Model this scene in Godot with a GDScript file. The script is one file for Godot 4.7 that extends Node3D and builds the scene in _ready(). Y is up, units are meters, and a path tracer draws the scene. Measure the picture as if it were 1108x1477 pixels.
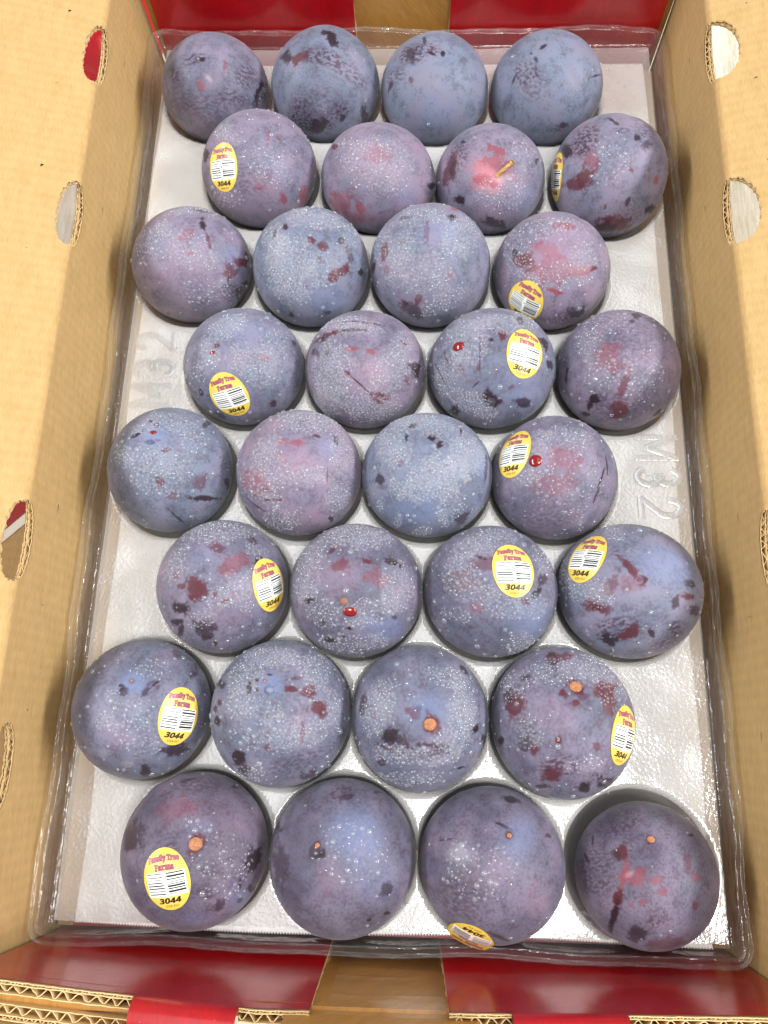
extends Node3D
# A shallow corrugated carton of plums in a clear moulded tray, seen from above.

const MM := 0.001
const TEX := 512
const WALL_TOP := 0.080
const TABLE_Y := -0.0715
const FLAT_Y := 0.021
const FLAT := [-0.0435, 0.2515, -0.041, 0.4465]

var M := {}
var noise_wide: PackedByteArray
var noise_mid: PackedByteArray
var noise_fine: PackedByteArray
var noise_dots: PackedByteArray
var noise_streak: PackedByteArray
var dome: ArrayMesh
var rng := RandomNumberGenerator.new()


func _ready() -> void:
	rng.seed = 4471
	# camera
	var cam := Camera3D.new()
	cam.name = "camera"
	add_child(cam)
	var right := Vector3(0.99917625, -0.03157967, -0.02548628)
	var up := Vector3(-0.01554547, 0.28227019, -0.95920899)
	cam.transform = Transform3D(Basis(right, up, right.cross(up)).orthonormalized(), Vector3(0.11337652, 0.40024836, 0.36639581))
	cam.fov = 66.538
	cam.near = 0.02
	cam.far = 30.0
	cam.current = true
	# the room's light: a wide lit ceiling over the far half of the carton, and the dim walls of the room
	var we := WorldEnvironment.new()
	we.name = "room_air"
	var env := Environment.new()
	env.background_mode = Environment.BG_COLOR
	env.background_color = Color(0.66, 0.665, 0.67)
	env.tonemap_mode = Environment.TONE_MAPPER_LINEAR
	env.tonemap_exposure = 1.26
	env.sdfgi_enabled = true
	env.ssao_enabled = true
	env.ssil_enabled = true
	we.environment = env
	add_child(we)
	area_lamp("ceiling_light", Vector3(0.40, 1.70, 0.72), Vector3(0.1, 0.0, 0.15), Vector2(0.45, 0.45), 1.35, Color(1.0, 0.985, 0.96))
	area_lamp("ceiling_panel", Vector3(0.10, 1.95, -0.10), Vector3(0.1, 0.0, -0.1), Vector2(1.2, 2.2), 1.0, Color(0.99, 0.99, 1.0))
	area_lamp("left_tube_light", Vector3(-1.60, 1.25, 0.15), Vector3(0.1, 0.0, 0.2), Vector2(0.24, 1.7), 2.9, Color(0.97, 0.985, 1.0))
	area_lamp("right_tube_light", Vector3(1.85, 1.30, 0.15), Vector3(0.1, 0.0, 0.2), Vector2(0.24, 1.7), 4.4, Color(0.98, 0.99, 1.0))

	make_noises()
	make_materials()
	dome = dome_mesh()
	build_table()
	build_neighbours()
	build_carton()
	build_tray()
	build_pad()
	for k in PLUMS.size():
		build_plum(k)


func area_lamp(called: String, from: Vector3, towards: Vector3, size: Vector2, energy: float, tint: Color) -> void:
	var l := AreaLight3D.new()
	l.name = called
	l.area_size = size
	l.light_energy = energy
	l.light_color = tint
	l.shadow_enabled = true
	add_child(l)
	l.look_at_from_position(from, towards, Vector3(0.0, 0.0, -1.0))


# ---------------------------------------------------------------- helpers

func tag(o: Node, label: String, category: String, group := "", kind := "") -> void:
	if label: o.set_meta("label", label)
	if category: o.set_meta("category", category)
	if group: o.set_meta("group", group)
	if kind: o.set_meta("kind", kind)


func put(called: String, mesh: Mesh, mat: Material, parent: Node = null) -> MeshInstance3D:
	var o := MeshInstance3D.new()
	o.name = called
	o.mesh = mesh
	if mat: o.material_override = mat
	(parent if parent else self).add_child(o, true)
	return o


func root_at(called: String) -> Node3D:
	var o := Node3D.new()
	o.name = called
	add_child(o, true)
	return o


func arrays(v: PackedVector3Array, n: PackedVector3Array, uv: PackedVector2Array, idx: PackedInt32Array) -> ArrayMesh:
	var a := []
	a.resize(Mesh.ARRAY_MAX)
	a[Mesh.ARRAY_VERTEX] = v
	if n.size(): a[Mesh.ARRAY_NORMAL] = n
	if uv.size(): a[Mesh.ARRAY_TEX_UV] = uv
	a[Mesh.ARRAY_INDEX] = idx
	var m := ArrayMesh.new()
	m.add_surface_from_arrays(Mesh.PRIMITIVE_TRIANGLES, a)
	return m


func start() -> SurfaceTool:
	var st := SurfaceTool.new()
	st.begin(Mesh.PRIMITIVE_TRIANGLES)
	return st


func quad(st: SurfaceTool, a: Vector3, b: Vector3, c: Vector3, d: Vector3, uvs := []) -> void:
	var nrm := (c - a).cross(b - a).normalized()
	var p := [a, b, c, a, c, d]
	var u := [0, 1, 2, 0, 2, 3]
	for k in 6:
		st.set_normal(nrm)
		var q: Vector3 = p[k]
		st.set_uv(uvs[u[k]] if uvs else Vector2(q.x + q.y * 0.7, q.z + q.y * 0.7))
		st.add_vertex(q)


func slab(st: SurfaceTool, lo: Vector3, hi: Vector3) -> void:
	var a := Vector3(lo.x, lo.y, lo.z); var b := Vector3(hi.x, lo.y, lo.z); var c := Vector3(hi.x, lo.y, hi.z); var d := Vector3(lo.x, lo.y, hi.z)
	var e := Vector3(lo.x, hi.y, lo.z); var f := Vector3(hi.x, hi.y, lo.z); var g := Vector3(hi.x, hi.y, hi.z); var h := Vector3(lo.x, hi.y, hi.z)
	quad(st, e, f, g, h); quad(st, a, d, c, b)
	quad(st, h, g, c, d); quad(st, f, e, a, b); quad(st, g, f, b, c); quad(st, e, h, d, a)


# a grid of points (rows of equal length) with smooth normals worked out from its neighbours
func sheet(rows: Array, uvs: Array, flip := false, closed := false) -> ArrayMesh:
	var h := rows.size()
	var w: int = rows[0].size()
	var v := PackedVector3Array(); var n := PackedVector3Array(); var uv := PackedVector2Array(); var idx := PackedInt32Array()
	for r in h:
		var rw: PackedVector3Array = rows[r]
		for c in w:
			var lc := c - 1
			var rc := c + 1
			if closed:
				if lc < 0: lc = w - 2
				if rc > w - 1: rc = 1
			else:
				lc = maxi(lc, 0)
				rc = mini(rc, w - 1)
			var dx: Vector3 = rw[rc] - rw[lc]
			var dy: Vector3 = rows[mini(r + 1, h - 1)][c] - rows[maxi(r - 1, 0)][c]
			var q := dx.cross(dy).normalized()
			v.append(rw[c]); n.append(q if flip else -q); uv.append(uvs[r][c])
	for r in h - 1:
		for c in w - 1:
			var a := r * w + c
			if flip: idx.append_array([a, a + w, a + 1, a + 1, a + w, a + w + 1])
			else: idx.append_array([a, a + 1, a + w, a + 1, a + w + 1, a + w])
	return arrays(v, n, uv, idx)


# a solid ribbon: follows pts; «side» is its width direction at each point (its depth into the board), «half» its half thickness along «face»
func ribbon(st: SurfaceTool, pts: PackedVector3Array, side: PackedVector3Array, face: PackedVector3Array) -> void:
	for k in pts.size() - 1:
		var a := pts[k]; var b := pts[k + 1]
		var fa := face[k]; var fb := face[k + 1]
		quad(st, a - fa, b - fb, b + fb, a + fa)
		quad(st, a + fa, b + fb, b + fb + side[k + 1], a + fa + side[k])
		quad(st, b - fb, a - fa, a - fa + side[k], b - fb + side[k + 1])


# the raw edge of a corrugated board along a path: liners and zigzag fluting between offsets along «across»; «deep» points into the board
func raw_edge(st: SurfaceTool, pts: PackedVector3Array, across: PackedVector3Array, deep: PackedVector3Array, layers: Array, liner := 0.00032) -> void:
	# layers: [from, to, pitch] in metres along «across»
	var lens := PackedFloat32Array([0.0])
	for k in pts.size() - 1: lens.append(lens[k] + pts[k].distance_to(pts[k + 1]))
	var total := lens[-1]
	var lines := {}
	for l in layers:
		lines[l[0]] = true
		lines[l[1]] = true
	for o in lines:
		var p := PackedVector3Array(); var s := PackedVector3Array(); var f := PackedVector3Array()
		for k in pts.size():
			var jag := rng.randf_range(-0.0003, 0.0006)
			p.append(pts[k] + across[k] * float(o) - deep[k].normalized() * jag)
			s.append(deep[k])
			f.append(across[k] * liner * 0.5)
		ribbon(st, p, s, f)
	for l in layers:
		var a: float = l[0]; var b: float = l[1]; var pitch: float = l[2]
		var steps := maxi(4, int(total / pitch * 6.0))
		var p := PackedVector3Array(); var s := PackedVector3Array(); var f := PackedVector3Array()
		var seg := 0
		for k in steps + 1:
			var d := total * k / steps
			while seg < pts.size() - 2 and lens[seg + 1] < d: seg += 1
			var t := clampf((d - lens[seg]) / maxf(lens[seg + 1] - lens[seg], 1e-6), 0.0, 1.0)
			var wob := sin(d / pitch * TAU + sin(d * 90.0) * 1.1 + sin(d * 333.0) * 0.5) * (0.86 + 0.14 * sin(d * 210.0 + a * 4000.0))
			var o := lerpf(a, b, 0.5 + 0.46 * wob)
			var ac := across[seg].lerp(across[seg + 1], t)
			var dp := deep[seg].lerp(deep[seg + 1], t)
			p.append(pts[seg].lerp(pts[seg + 1], t) + ac * o + dp.normalized() * rng.randf_range(0.0, 0.0011))
			s.append(dp)
			f.append(ac * liner * 0.5)
		# give the zigzag its thickness along the path as well as across it
		for k in p.size():
			var along := (p[mini(k + 1, p.size() - 1)] - p[maxi(k - 1, 0)]).normalized()
			var q := along.cross(s[k].normalized()).normalized()
			f[k] = q * liner * 0.5 * signf(q.dot(f[k]) + 1e-9)
		ribbon(st, p, s, f)


# ---------------------------------------------------------------- noise, textures, materials

func noise_bytes(kind: int, freq: float, octaves: int, sd: int) -> PackedByteArray:
	var f := FastNoiseLite.new()
	f.noise_type = kind
	f.frequency = freq
	f.seed = sd
	f.fractal_type = FastNoiseLite.FRACTAL_FBM if octaves > 1 else FastNoiseLite.FRACTAL_NONE
	f.fractal_octaves = octaves
	if kind == FastNoiseLite.TYPE_CELLULAR:
		f.cellular_return_type = FastNoiseLite.RETURN_DISTANCE
		f.cellular_jitter = 1.0
	return f.get_seamless_image(TEX, TEX).get_data()


func make_noises() -> void:
	noise_wide = noise_bytes(FastNoiseLite.TYPE_SIMPLEX_SMOOTH, 0.012, 3, 11)
	noise_mid = noise_bytes(FastNoiseLite.TYPE_SIMPLEX_SMOOTH, 0.045, 4, 12)
	noise_fine = noise_bytes(FastNoiseLite.TYPE_SIMPLEX, 0.16, 3, 13)
	noise_dots = noise_bytes(FastNoiseLite.TYPE_CELLULAR, 0.11, 1, 14)
	noise_streak = noise_bytes(FastNoiseLite.TYPE_SIMPLEX, 0.085, 4, 15)


func grain_texture(base: Color, spread: float, stretch: int, flecks: float, coarse := 0.5, flutes := false) -> ImageTexture:
	var b := PackedByteArray()
	b.resize(TEX * TEX * 3)
	var i := 0
	for y in TEX:
		for x in TEX:
			var s: int = noise_fine[((y / stretch) & 511) * TEX + ((x * 2) & 511)]
			var s2: int = noise_mid[((y / stretch) & 511) * TEX + x]
			var w: int = noise_wide[y * TEX + x]
			var t := 1.0 + spread * ((s - 128) * 0.006 + (s2 - 128) * 0.004 + (w - 128) * 0.004 * coarse)
			if flecks > 0.0 and noise_dots[y * TEX + x] < 5 and noise_mid[y * TEX + (x ^ 85)] > 186: t *= 1.0 - maxf(flecks, 0.0)
			if flecks > 0.0 and flutes: t += 0.011 * sin(y / 512.0 * 20.0 * TAU)
			b[i] = clampi(int(base.r8 * t), 0, 255)
			b[i + 1] = clampi(int(base.g8 * t), 0, 255)
			b[i + 2] = clampi(int(base.b8 * (2.0 * t - 1.0) if t < 1.0 else base.b8 * t), 0, 255)
			if flecks < 0.0 and noise_dots[y * TEX + x] < 4 and noise_fine[y * TEX + (x ^ 85)] > 172:
				b[i] = 214; b[i + 1] = 150; b[i + 2] = 140
			i += 3
	return ImageTexture.create_from_image(Image.create_from_data(TEX, TEX, false, Image.FORMAT_RGB8, b))


func bump_texture(kind: int, freq: float, octaves: int, sd: int, strength: float) -> ImageTexture:
	var f := FastNoiseLite.new()
	f.noise_type = kind
	f.frequency = freq
	f.fractal_octaves = octaves
	f.seed = sd
	var im := f.get_seamless_image(TEX, TEX)
	im.bump_map_to_normal_map(strength)
	return ImageTexture.create_from_image(im)


func plain(c: Color, rough: float, metal := 0.0) -> StandardMaterial3D:
	var m := StandardMaterial3D.new()
	m.albedo_color = c
	m.roughness = rough
	m.metallic = metal
	return m


func make_materials() -> void:
	var kraft := plain(Color.WHITE, 0.8)
	kraft.albedo_texture = grain_texture(Color8(182, 148, 96), 0.062, 5, 0.35, 0.5, true)
	kraft.normal_enabled = true
	kraft.normal_texture = bump_texture(FastNoiseLite.TYPE_SIMPLEX, 0.06, 4, 31, 3.0)
	kraft.normal_scale = 0.16
	kraft.uv1_scale = Vector3(9.0, 9.0, 1.0)
	M.kraft = kraft
	var raw := plain(Color8(214, 184, 132), 0.9)
	M.raw = raw
	M.raw_dark = plain(Color8(120, 84, 44), 0.95)
	M.liner_white = plain(Color8(225, 205, 175), 0.9)
	var red := plain(Color.WHITE, 0.3)
	red.albedo_texture = grain_texture(Color8(160, 3, 12), 0.10, 3, -1.0)
	red.clearcoat_enabled = true
	red.clearcoat = 0.6
	red.clearcoat_roughness = 0.14
	red.normal_enabled = true
	red.normal_texture = bump_texture(FastNoiseLite.TYPE_SIMPLEX, 0.02, 3, 5, 2.0)
	red.normal_scale = 0.12
	red.uv1_scale = Vector3(6.0, 6.0, 1.0)
	M.red = red
	var brown := plain(Color.WHITE, 0.35)
	brown.albedo_texture = grain_texture(Color8(178, 128, 62), 0.11, 4, 0.3)
	brown.uv1_scale = Vector3(7.0, 7.0, 1.0)
	M.brown = brown
	M.deck = plain(Color8(176, 176, 170), 0.9)
	var pet := plain(Color(0.90, 0.90, 0.90, 0.20), 0.13, 0.34)
	pet.transparency = BaseMaterial3D.TRANSPARENCY_ALPHA
	pet.metallic_specular = 0.9
	pet.normal_enabled = true
	pet.normal_texture = bump_texture(FastNoiseLite.TYPE_SIMPLEX, 0.03, 3, 9, 3.0)
	pet.normal_scale = 0.30
	pet.uv1_scale = Vector3(24.0, 24.0, 1.0)
	M.pet = pet
	var film := plain(Color(0.93, 0.93, 0.93, 0.045), 0.07)
	film.transparency = BaseMaterial3D.TRANSPARENCY_ALPHA
	film.metallic_specular = 0.85
	film.normal_enabled = true
	film.normal_texture = pet.normal_texture
	film.normal_scale = 0.45
	film.uv1_scale = Vector3(9.0, 9.0, 1.0)
	M.film = film
	var tape := plain(Color(0.9, 0.85, 0.75, 0.05), 0.06)
	tape.transparency = BaseMaterial3D.TRANSPARENCY_ALPHA
	tape.metallic_specular = 0.3
	M.tape = tape
	var foam := plain(Color8(242, 240, 235), 0.85)
	foam.normal_enabled = true
	foam.normal_texture = bump_texture(FastNoiseLite.TYPE_CELLULAR, 0.05, 1, 21, 6.0)
	foam.normal_scale = 0.7
	foam.uv1_scale = Vector3(9.0, 9.0, 1.0)
	M.foam = foam
	var water := plain(Color(0.88, 0.90, 0.93, 0.14), 0.04)
	water.transparency = BaseMaterial3D.TRANSPARENCY_ALPHA
	water.metallic_specular = 0.75
	M.water = water
	var juice := plain(Color8(122, 10, 7), 0.12)
	juice.clearcoat_enabled = true
	juice.clearcoat = 0.5
	juice.clearcoat_roughness = 0.03
	M.juice = juice
	var scar := plain(Color.WHITE, 0.85)
	scar.albedo_texture = grain_texture(Color8(160, 108, 78), 0.55, 1, 0.0)
	scar.uv1_triplanar = true
	scar.uv1_scale = Vector3(60.0, 60.0, 60.0)
	M.scar = scar
	M.nub = plain(Color8(132, 92, 82), 0.7)
	M.stem = plain(Color8(186, 146, 88), 0.75)
	M.stem_end = plain(Color8(120, 76, 34), 0.85)
	var st := plain(Color.WHITE, 0.32)
	st.albedo_texture = sticker_texture()
	st.texture_filter = BaseMaterial3D.TEXTURE_FILTER_LINEAR
	M.sticker = st
	var table := plain(Color.WHITE, 0.5)
	table.albedo_texture = grain_texture(Color8(206, 198, 182), 0.12, 8, 0.0)
	table.uv1_scale = Vector3(3.0, 3.0, 1.0)
	M.table = table
	M.bag = plain(Color8(170, 10, 20), 0.25)
	M.print_white = plain(Color8(235, 228, 214), 0.7)


# fills the triangles of a line of lettering into a coverage mask
func letter_mask(mask: PackedFloat32Array, w: int, h: int, text: String, font: String, weight: int, box: Rect2, italic := 0.0, arch := 0.0) -> void:
	var f := SystemFont.new()
	f.font_names = PackedStringArray([font])
	f.font_weight = weight
	var tm := TextMesh.new()
	tm.font = f
	tm.font_size = 48
	tm.depth = 0.0
	tm.pixel_size = 0.01
	tm.text = text
	var a := tm.get_mesh_arrays()
	var v: PackedVector3Array = a[Mesh.ARRAY_VERTEX]
	var idx = a[Mesh.ARRAY_INDEX]
	if idx == null or idx.size() == 0: idx = range(v.size())
	var lo := Vector2(1e9, 1e9)
	var hi := -lo
	for p in v:
		lo = lo.min(Vector2(p.x, p.y)); hi = hi.max(Vector2(p.x, p.y))
	var size := hi - lo
	var q := PackedVector2Array()
	for p in v:
		var t := Vector2((p.x - lo.x) / size.x, 1.0 - (p.y - lo.y) / size.y)
		var bend := arch * (2.0 * t.x - 1.0) * (2.0 * t.x - 1.0)
		q.append(Vector2(box.position.x + t.x * box.size.x + italic * (0.5 - t.y) * box.size.y, box.position.y + t.y * box.size.y + bend))
	var sub := 3
	for k in range(0, idx.size(), 3):
		var A := q[idx[k]]; var B := q[idx[k + 1]]; var C := q[idx[k + 2]]
		var area := (B - A).cross(C - A)
		if absf(area) < 1e-6: continue
		var x0 := maxi(0, int(minf(A.x, minf(B.x, C.x)))); var x1 := mini(w - 1, int(maxf(A.x, maxf(B.x, C.x))))
		var y0 := maxi(0, int(minf(A.y, minf(B.y, C.y)))); var y1 := mini(h - 1, int(maxf(A.y, maxf(B.y, C.y))))
		for y in range(y0, y1 + 1):
			for x in range(x0, x1 + 1):
				var hit := 0
				for s in sub * sub:
					var P := Vector2(x + (s % sub + 0.5) / sub, y + (s / sub + 0.5) / sub)
					var e0 := (B - A).cross(P - A) / area; var e1 := (C - B).cross(P - B) / area; var e2 := (A - C).cross(P - C) / area
					if e0 >= 0.0 and e1 >= 0.0 and e2 >= 0.0: hit += 1
				if hit: mask[y * w + x] = minf(1.0, mask[y * w + x] + hit / float(sub * sub))


func lay(im: Image, mask: PackedFloat32Array, c: Color, grow: int) -> void:
	var w := im.get_width(); var h := im.get_height()
	for y in h:
		for x in w:
			var best := mask[y * w + x]
			if grow > 0 and best < 1.0:
				for dy in range(-grow, grow + 1):
					var yy := y + dy
					if yy < 0 or yy >= h: continue
					for dx in range(-grow, grow + 1):
						var xx := x + dx
						if xx < 0 or xx >= w or dx * dx + dy * dy > grow * grow + 1: continue
						best = maxf(best, mask[yy * w + xx])
			if best > 0.0: im.set_pixel(x, y, im.get_pixel(x, y).lerp(c, best))


func blank_mask(n: int) -> PackedFloat32Array:
	var m := PackedFloat32Array()
	m.resize(n)
	return m


func sticker_texture() -> ImageTexture:
	var w := 240; var h := 316
	var im := Image.create(w, h, false, Image.FORMAT_RGB8)
	im.fill(Color8(247, 208, 82))
	var r := RandomNumberGenerator.new()
	r.seed = 77
	for y in h:   # a soft printed glow from yellow to paler yellow at the middle
		for x in w:
			var d := Vector2((x - w * 0.5) / (w * 0.5), (y - h * 0.5) / (h * 0.5)).length()
			im.set_pixel(x, y, Color8(226, 208, 128).lerp(Color8(220, 188, 76), smoothstep(0.35, 1.0, d)))
	var white := Color8(246, 246, 240)
	im.fill_rect(Rect2i(20, 116, 200, 116), white)
	for side in 2:
		var x0 := 24 if side == 0 else 126
		var y := 120
		while y < 226:
			var t := r.randi_range(2, 6) if side == 0 else r.randi_range(3, 13)
			var gap := r.randi_range(5, 11) if side == 0 else r.randi_range(4, 8)
			var dark := Color8(28, 32, 34) if r.randf() < 0.75 else Color8(120, 130, 132)
			var cut := r.randi_range(0, 8)
			im.fill_rect(Rect2i(x0, y, 90 - cut, mini(t, 229 - y)), dark)
			y += t + gap
	im.fill_rect(Rect2i(116, 116, 8, 116), white)
	var m := blank_mask(w * h)
	letter_mask(m, w, h, "Family Tree", "Droid Serif", 700, Rect2(40, 34, 160, 38), 0.0, 8.0)
	letter_mask(m, w, h, "Farms", "Droid Serif", 700, Rect2(72, 78, 96, 28), 0.0, 3.0)
	lay(im, m, Color8(104, 34, 70), 2)
	lay(im, m, Color8(184, 98, 118), 0)
	m = blank_mask(w * h)
	letter_mask(m, w, h, "3044", "Droid Sans", 700, Rect2(64, 242, 112, 30), 0.25)
	lay(im, m, Color8(52, 30, 12), 1)
	m = blank_mask(w * h)
	letter_mask(m, w, h, "USA-EU", "Droid Sans", 700, Rect2(86, 282, 68, 14), 0.15)
	lay(im, m, Color8(150, 84, 30), 0)
	return ImageTexture.create_from_image(im)


# ---------------------------------------------------------------- table and what lies beside the carton

func build_table() -> void:
	var st := start()
	slab(st, Vector3(-3.0, TABLE_Y - 0.04, -3.0), Vector3(3.0, TABLE_Y, 3.0))
	var t := put("tabletop_surface", st.commit(), M.table)
	tag(t, "pale wood grained tabletop under the carton", "tabletop", "", "structure")


func build_neighbours() -> void:
	# a crumpled red plastic bag, seen through the hand hole at the far left
	var rows := []; var uvs := []
	for r in 41:
		var row := PackedVector3Array(); var uv := PackedVector2Array()
		for c in 41:
			var u := c / 40.0; var v := r / 40.0
			var e := 1.0 - pow(absf(2.0 * u - 1.0), 3.0)
			var g := 1.0 - pow(absf(2.0 * v - 1.0), 3.0)
			var fold := noise_mid[((r * 5) & 511) * TEX + ((c * 9) & 511)] / 255.0
			row.append(Vector3(lerpf(-0.27, -0.085, u), TABLE_Y + 0.001 + minf(e, g) * (0.035 + 0.02 * fold) + 0.004 * sin(u * 40.0 + fold * 6.0) * e * g, lerpf(-0.24, -0.02, v)))
			uv.append(Vector2(u, v))
		rows.append(row); uvs.append(uv)
	var bag := put("plastic_bag", sheet(rows, uvs), M.bag)
	tag(bag, "crumpled shiny red plastic bag seen through the farthest left hand hole", "bag")
	# another kraft carton lying under the left flap, printed with a red diamond edged in white
	var box := root_at("flat_carton")
	tag(box, "low kraft carton with red diamond print, below the left flap of the plum carton", "carton")
	var st := start()
	slab(st, Vector3(-0.42, TABLE_Y + 0.0005, 0.165), Vector3(-0.085, -0.032, 0.62))
	put("carton_body", st.commit(), M.kraft, box)
	var spots := [[0.030, M.print_white, -0.0317], [0.0225, M.red, -0.0314]]
	for s in spots:
		st = start()
		var c := Vector3(-0.128, s[2], 0.235)
		quad(st, c + Vector3(-s[0], 0, 0), c + Vector3(0, 0, -s[0]), c + Vector3(s[0], 0, 0), c + Vector3(0, 0, s[0]))
		put("printed_diamond", st.commit(), s[1], box)


# ---------------------------------------------------------------- the carton

# cross-section of a long side: unrolled distance s (minus down the wall, plus out along the flap) -> [out, y, normal out, normal y]
func fold_at(s: float, flap_angle: float, lean: float) -> Array:
	var rb := 0.0034
	var phi0 := PI / 2.0 - lean
	var turn := phi0 - flap_angle
	var L := rb * turn
	var dir0 := Vector2(cos(phi0), sin(phi0))
	var A := Vector2(0.0, WALL_TOP - 0.0030)
	var p: Vector2
	var ang := phi0
	if s <= -L * 0.5:
		p = A + dir0 * (s + L * 0.5)
	else:
		var t := minf(s + L * 0.5, L)
		ang = phi0 - t / rb
		p = A + rb * Vector2(sin(phi0) - sin(ang), cos(ang) - cos(phi0))
		if s > L * 0.5: p += Vector2(cos(ang), sin(ang)) * (s - L * 0.5)
	return [p.x, p.y, -sin(ang), cos(ang)]


func side_board(carton: Node3D, sign_x: float, x_top: float, flap_angle: float, lean: float, holes: Array, called: String) -> void:
	var wall := root_part("side_wall", carton)
	wall.set_meta("label", called)
	var place := func(s: float, z: float, back: float) -> Vector3:
		var f := fold_at(s, flap_angle, lean)
		var squeeze := 0.0046 - 0.0022 * exp(-pow(s / 0.006, 2.0))
		var warp := 0.0008 * sin(z * 13.0 + sign_x) * smoothstep(0.0, 0.05, s)
		return Vector3(x_top + sign_x * (f[0] - f[2] * back * squeeze), f[1] - f[3] * back * squeeze + warp, z)
	var normal := func(s: float, back: float) -> Vector3:
		var f := fold_at(s, flap_angle, lean)
		return Vector3(sign_x * f[2], f[3], 0.0) * (1.0 - 2.0 * back)
	var s_rows := [-0.150, -0.10, -0.06, -0.04, -0.0275]
	var s_mid := [-0.0275, -0.02, -0.015, -0.011, -0.008, -0.006, -0.005, -0.004, -0.003, -0.002, -0.001, 0.0, 0.001, 0.002, 0.003, 0.004, 0.005, 0.006, 0.009, 0.013, 0.0185]
	var s_out := [0.0185, 0.03, 0.05, 0.08, 0.12, 0.17]
	var half := 0.024
	for back in 2:
		var v := PackedVector3Array(); var n := PackedVector3Array(); var uv := PackedVector2Array(); var idx := PackedInt32Array()
		var face := func(rows: Array) -> void:
			# rows: arrays of [s, z]
			var base := v.size()
			var w: int = rows[0].size()
			for r in rows:
				for q in r:
					v.append(place.call(q[0], q[1], float(back)))
					n.append(normal.call(q[0], float(back)))
					uv.append(Vector2(q[0] + 0.3, q[1]))
			for r in rows.size() - 1:
				for c in w - 1:
					var a: int = base + r * w + c
					if (back == 1) == (sign_x > 0.0): idx.append_array([a, a + 1, a + w, a + 1, a + w + 1, a + w])
					else: idx.append_array([a, a + w, a + 1, a + 1, a + w, a + w + 1])
		var z0 := -0.056; var z1 := 0.470
		var cuts := [z0]
		for hole in holes: cuts.append_array([hole.x - half, hole.x + half])
		cuts.append(z1)
		for k in cuts.size() - 1:
			var zs := []
			var parts := 4 if k % 2 == 0 else 12
			for j in parts + 1: zs.append(lerpf(cuts[k], cuts[k + 1], j / float(parts)))
			var bands := [s_rows, s_out]
			if k % 2 == 0: bands.append(s_mid)
			for band in bands:
				var rows := []
				for s in band:
					var row := []
					for z in zs: row.append([s, z])
					rows.append(row)
				face.call(rows)
		for hole in holes:   # the board round a hole: from the cut oval out to a rectangle
			var hz: float = hole.x
			var mid_s: float = 0.001 + hole.y
			var rows := []
			var steps := 96
			for t in 9:
				var row := []
				for j in steps + 1:
					var e := hole_edge(TAU * j / steps, sign_x)
					var dz: float = e[1]; var ds: float = e[0] - 0.001
					var grow := 1e9
					if absf(dz) > 1e-6: grow = minf(grow, half / absf(dz))
					if ds > 1e-6: grow = minf(grow, (0.0185 - mid_s) / ds)
					if ds < -1e-6: grow = minf(grow, (0.0275 + mid_s) / -ds)
					var f := lerpf(1.0, grow, t / 8.0)
					row.append([mid_s + ds * f, hz + dz * f])
				rows.append(row)
			face.call(rows)
		put("liner", arrays(v, n, uv, idx), M.kraft, wall)
	# the fluting laid bare all round each hole
	for hole in holes:
		var hz: float = hole.x
		var mid_s: float = 0.001 + hole.y
		var st := start()
		var pts := PackedVector3Array(); var ac := PackedVector3Array(); var dp := PackedVector3Array()
		for j in 97:
			var e := hole_edge(TAU * j / 96.0, sign_x)
			var a: Vector3 = place.call(e[0] + hole.y, hz + e[1], 0.0)
			var b: Vector3 = place.call(e[0] + hole.y, hz + e[1], 1.0)
			var o: Vector3 = place.call(mid_s + (e[0] - 0.001) * 1.25, hz + e[1] * 1.25, 0.0)
			pts.append(a)
			ac.append((b - a) / 0.0046)
			dp.append((o - a).normalized() * 0.0035)
		raw_edge(st, pts, ac, dp, [[0.0006, 0.0029, 0.0056], [0.0029, 0.0041, 0.003]])
		put("hole_edge", st.commit(), M.raw, wall)
		st = start()
		for j in 96:
			quad(st, pts[j] + dp[j], pts[j + 1] + dp[j + 1], pts[j + 1] + dp[j + 1] + ac[j + 1] * 0.0044, pts[j] + dp[j] + ac[j] * 0.0044)
		put("hole_core", st.commit(), M.raw_dark, wall)


func hole_edge(a: float, sign_x: float) -> Array:   # [s, z] from the hole's middle: a long oval with rather flat sides
	var c := cos(a); var d := sin(a)
	var ds := signf(c) * pow(absf(c), 0.85) * ((0.0120 if sign_x > 0.0 else 0.0072) if c > 0.0 else 0.0095)
	return [0.001 + ds + 0.00025 * sin(a * 23.0), signf(d) * pow(absf(d), 0.92) * 0.0182 + 0.00025 * cos(a * 31.0)]


func root_part(called: String, parent: Node3D) -> Node3D:
	var o := Node3D.new()
	o.name = called
	parent.add_child(o, true)
	return o


func near_top(x: float) -> float:   # how the near end wall bows out along its top edge
	var xs := [-0.06, 0.0, 0.06, 0.14, 0.27]
	var zs := [0.4520, 0.4566, 0.4604, 0.4588, 0.4558]
	for k in 4:
		if x <= xs[k + 1]: return lerpf(zs[k], zs[k + 1], clampf((x - xs[k]) / (xs[k + 1] - xs[k]), 0.0, 1.0))
	return zs[4]


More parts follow.
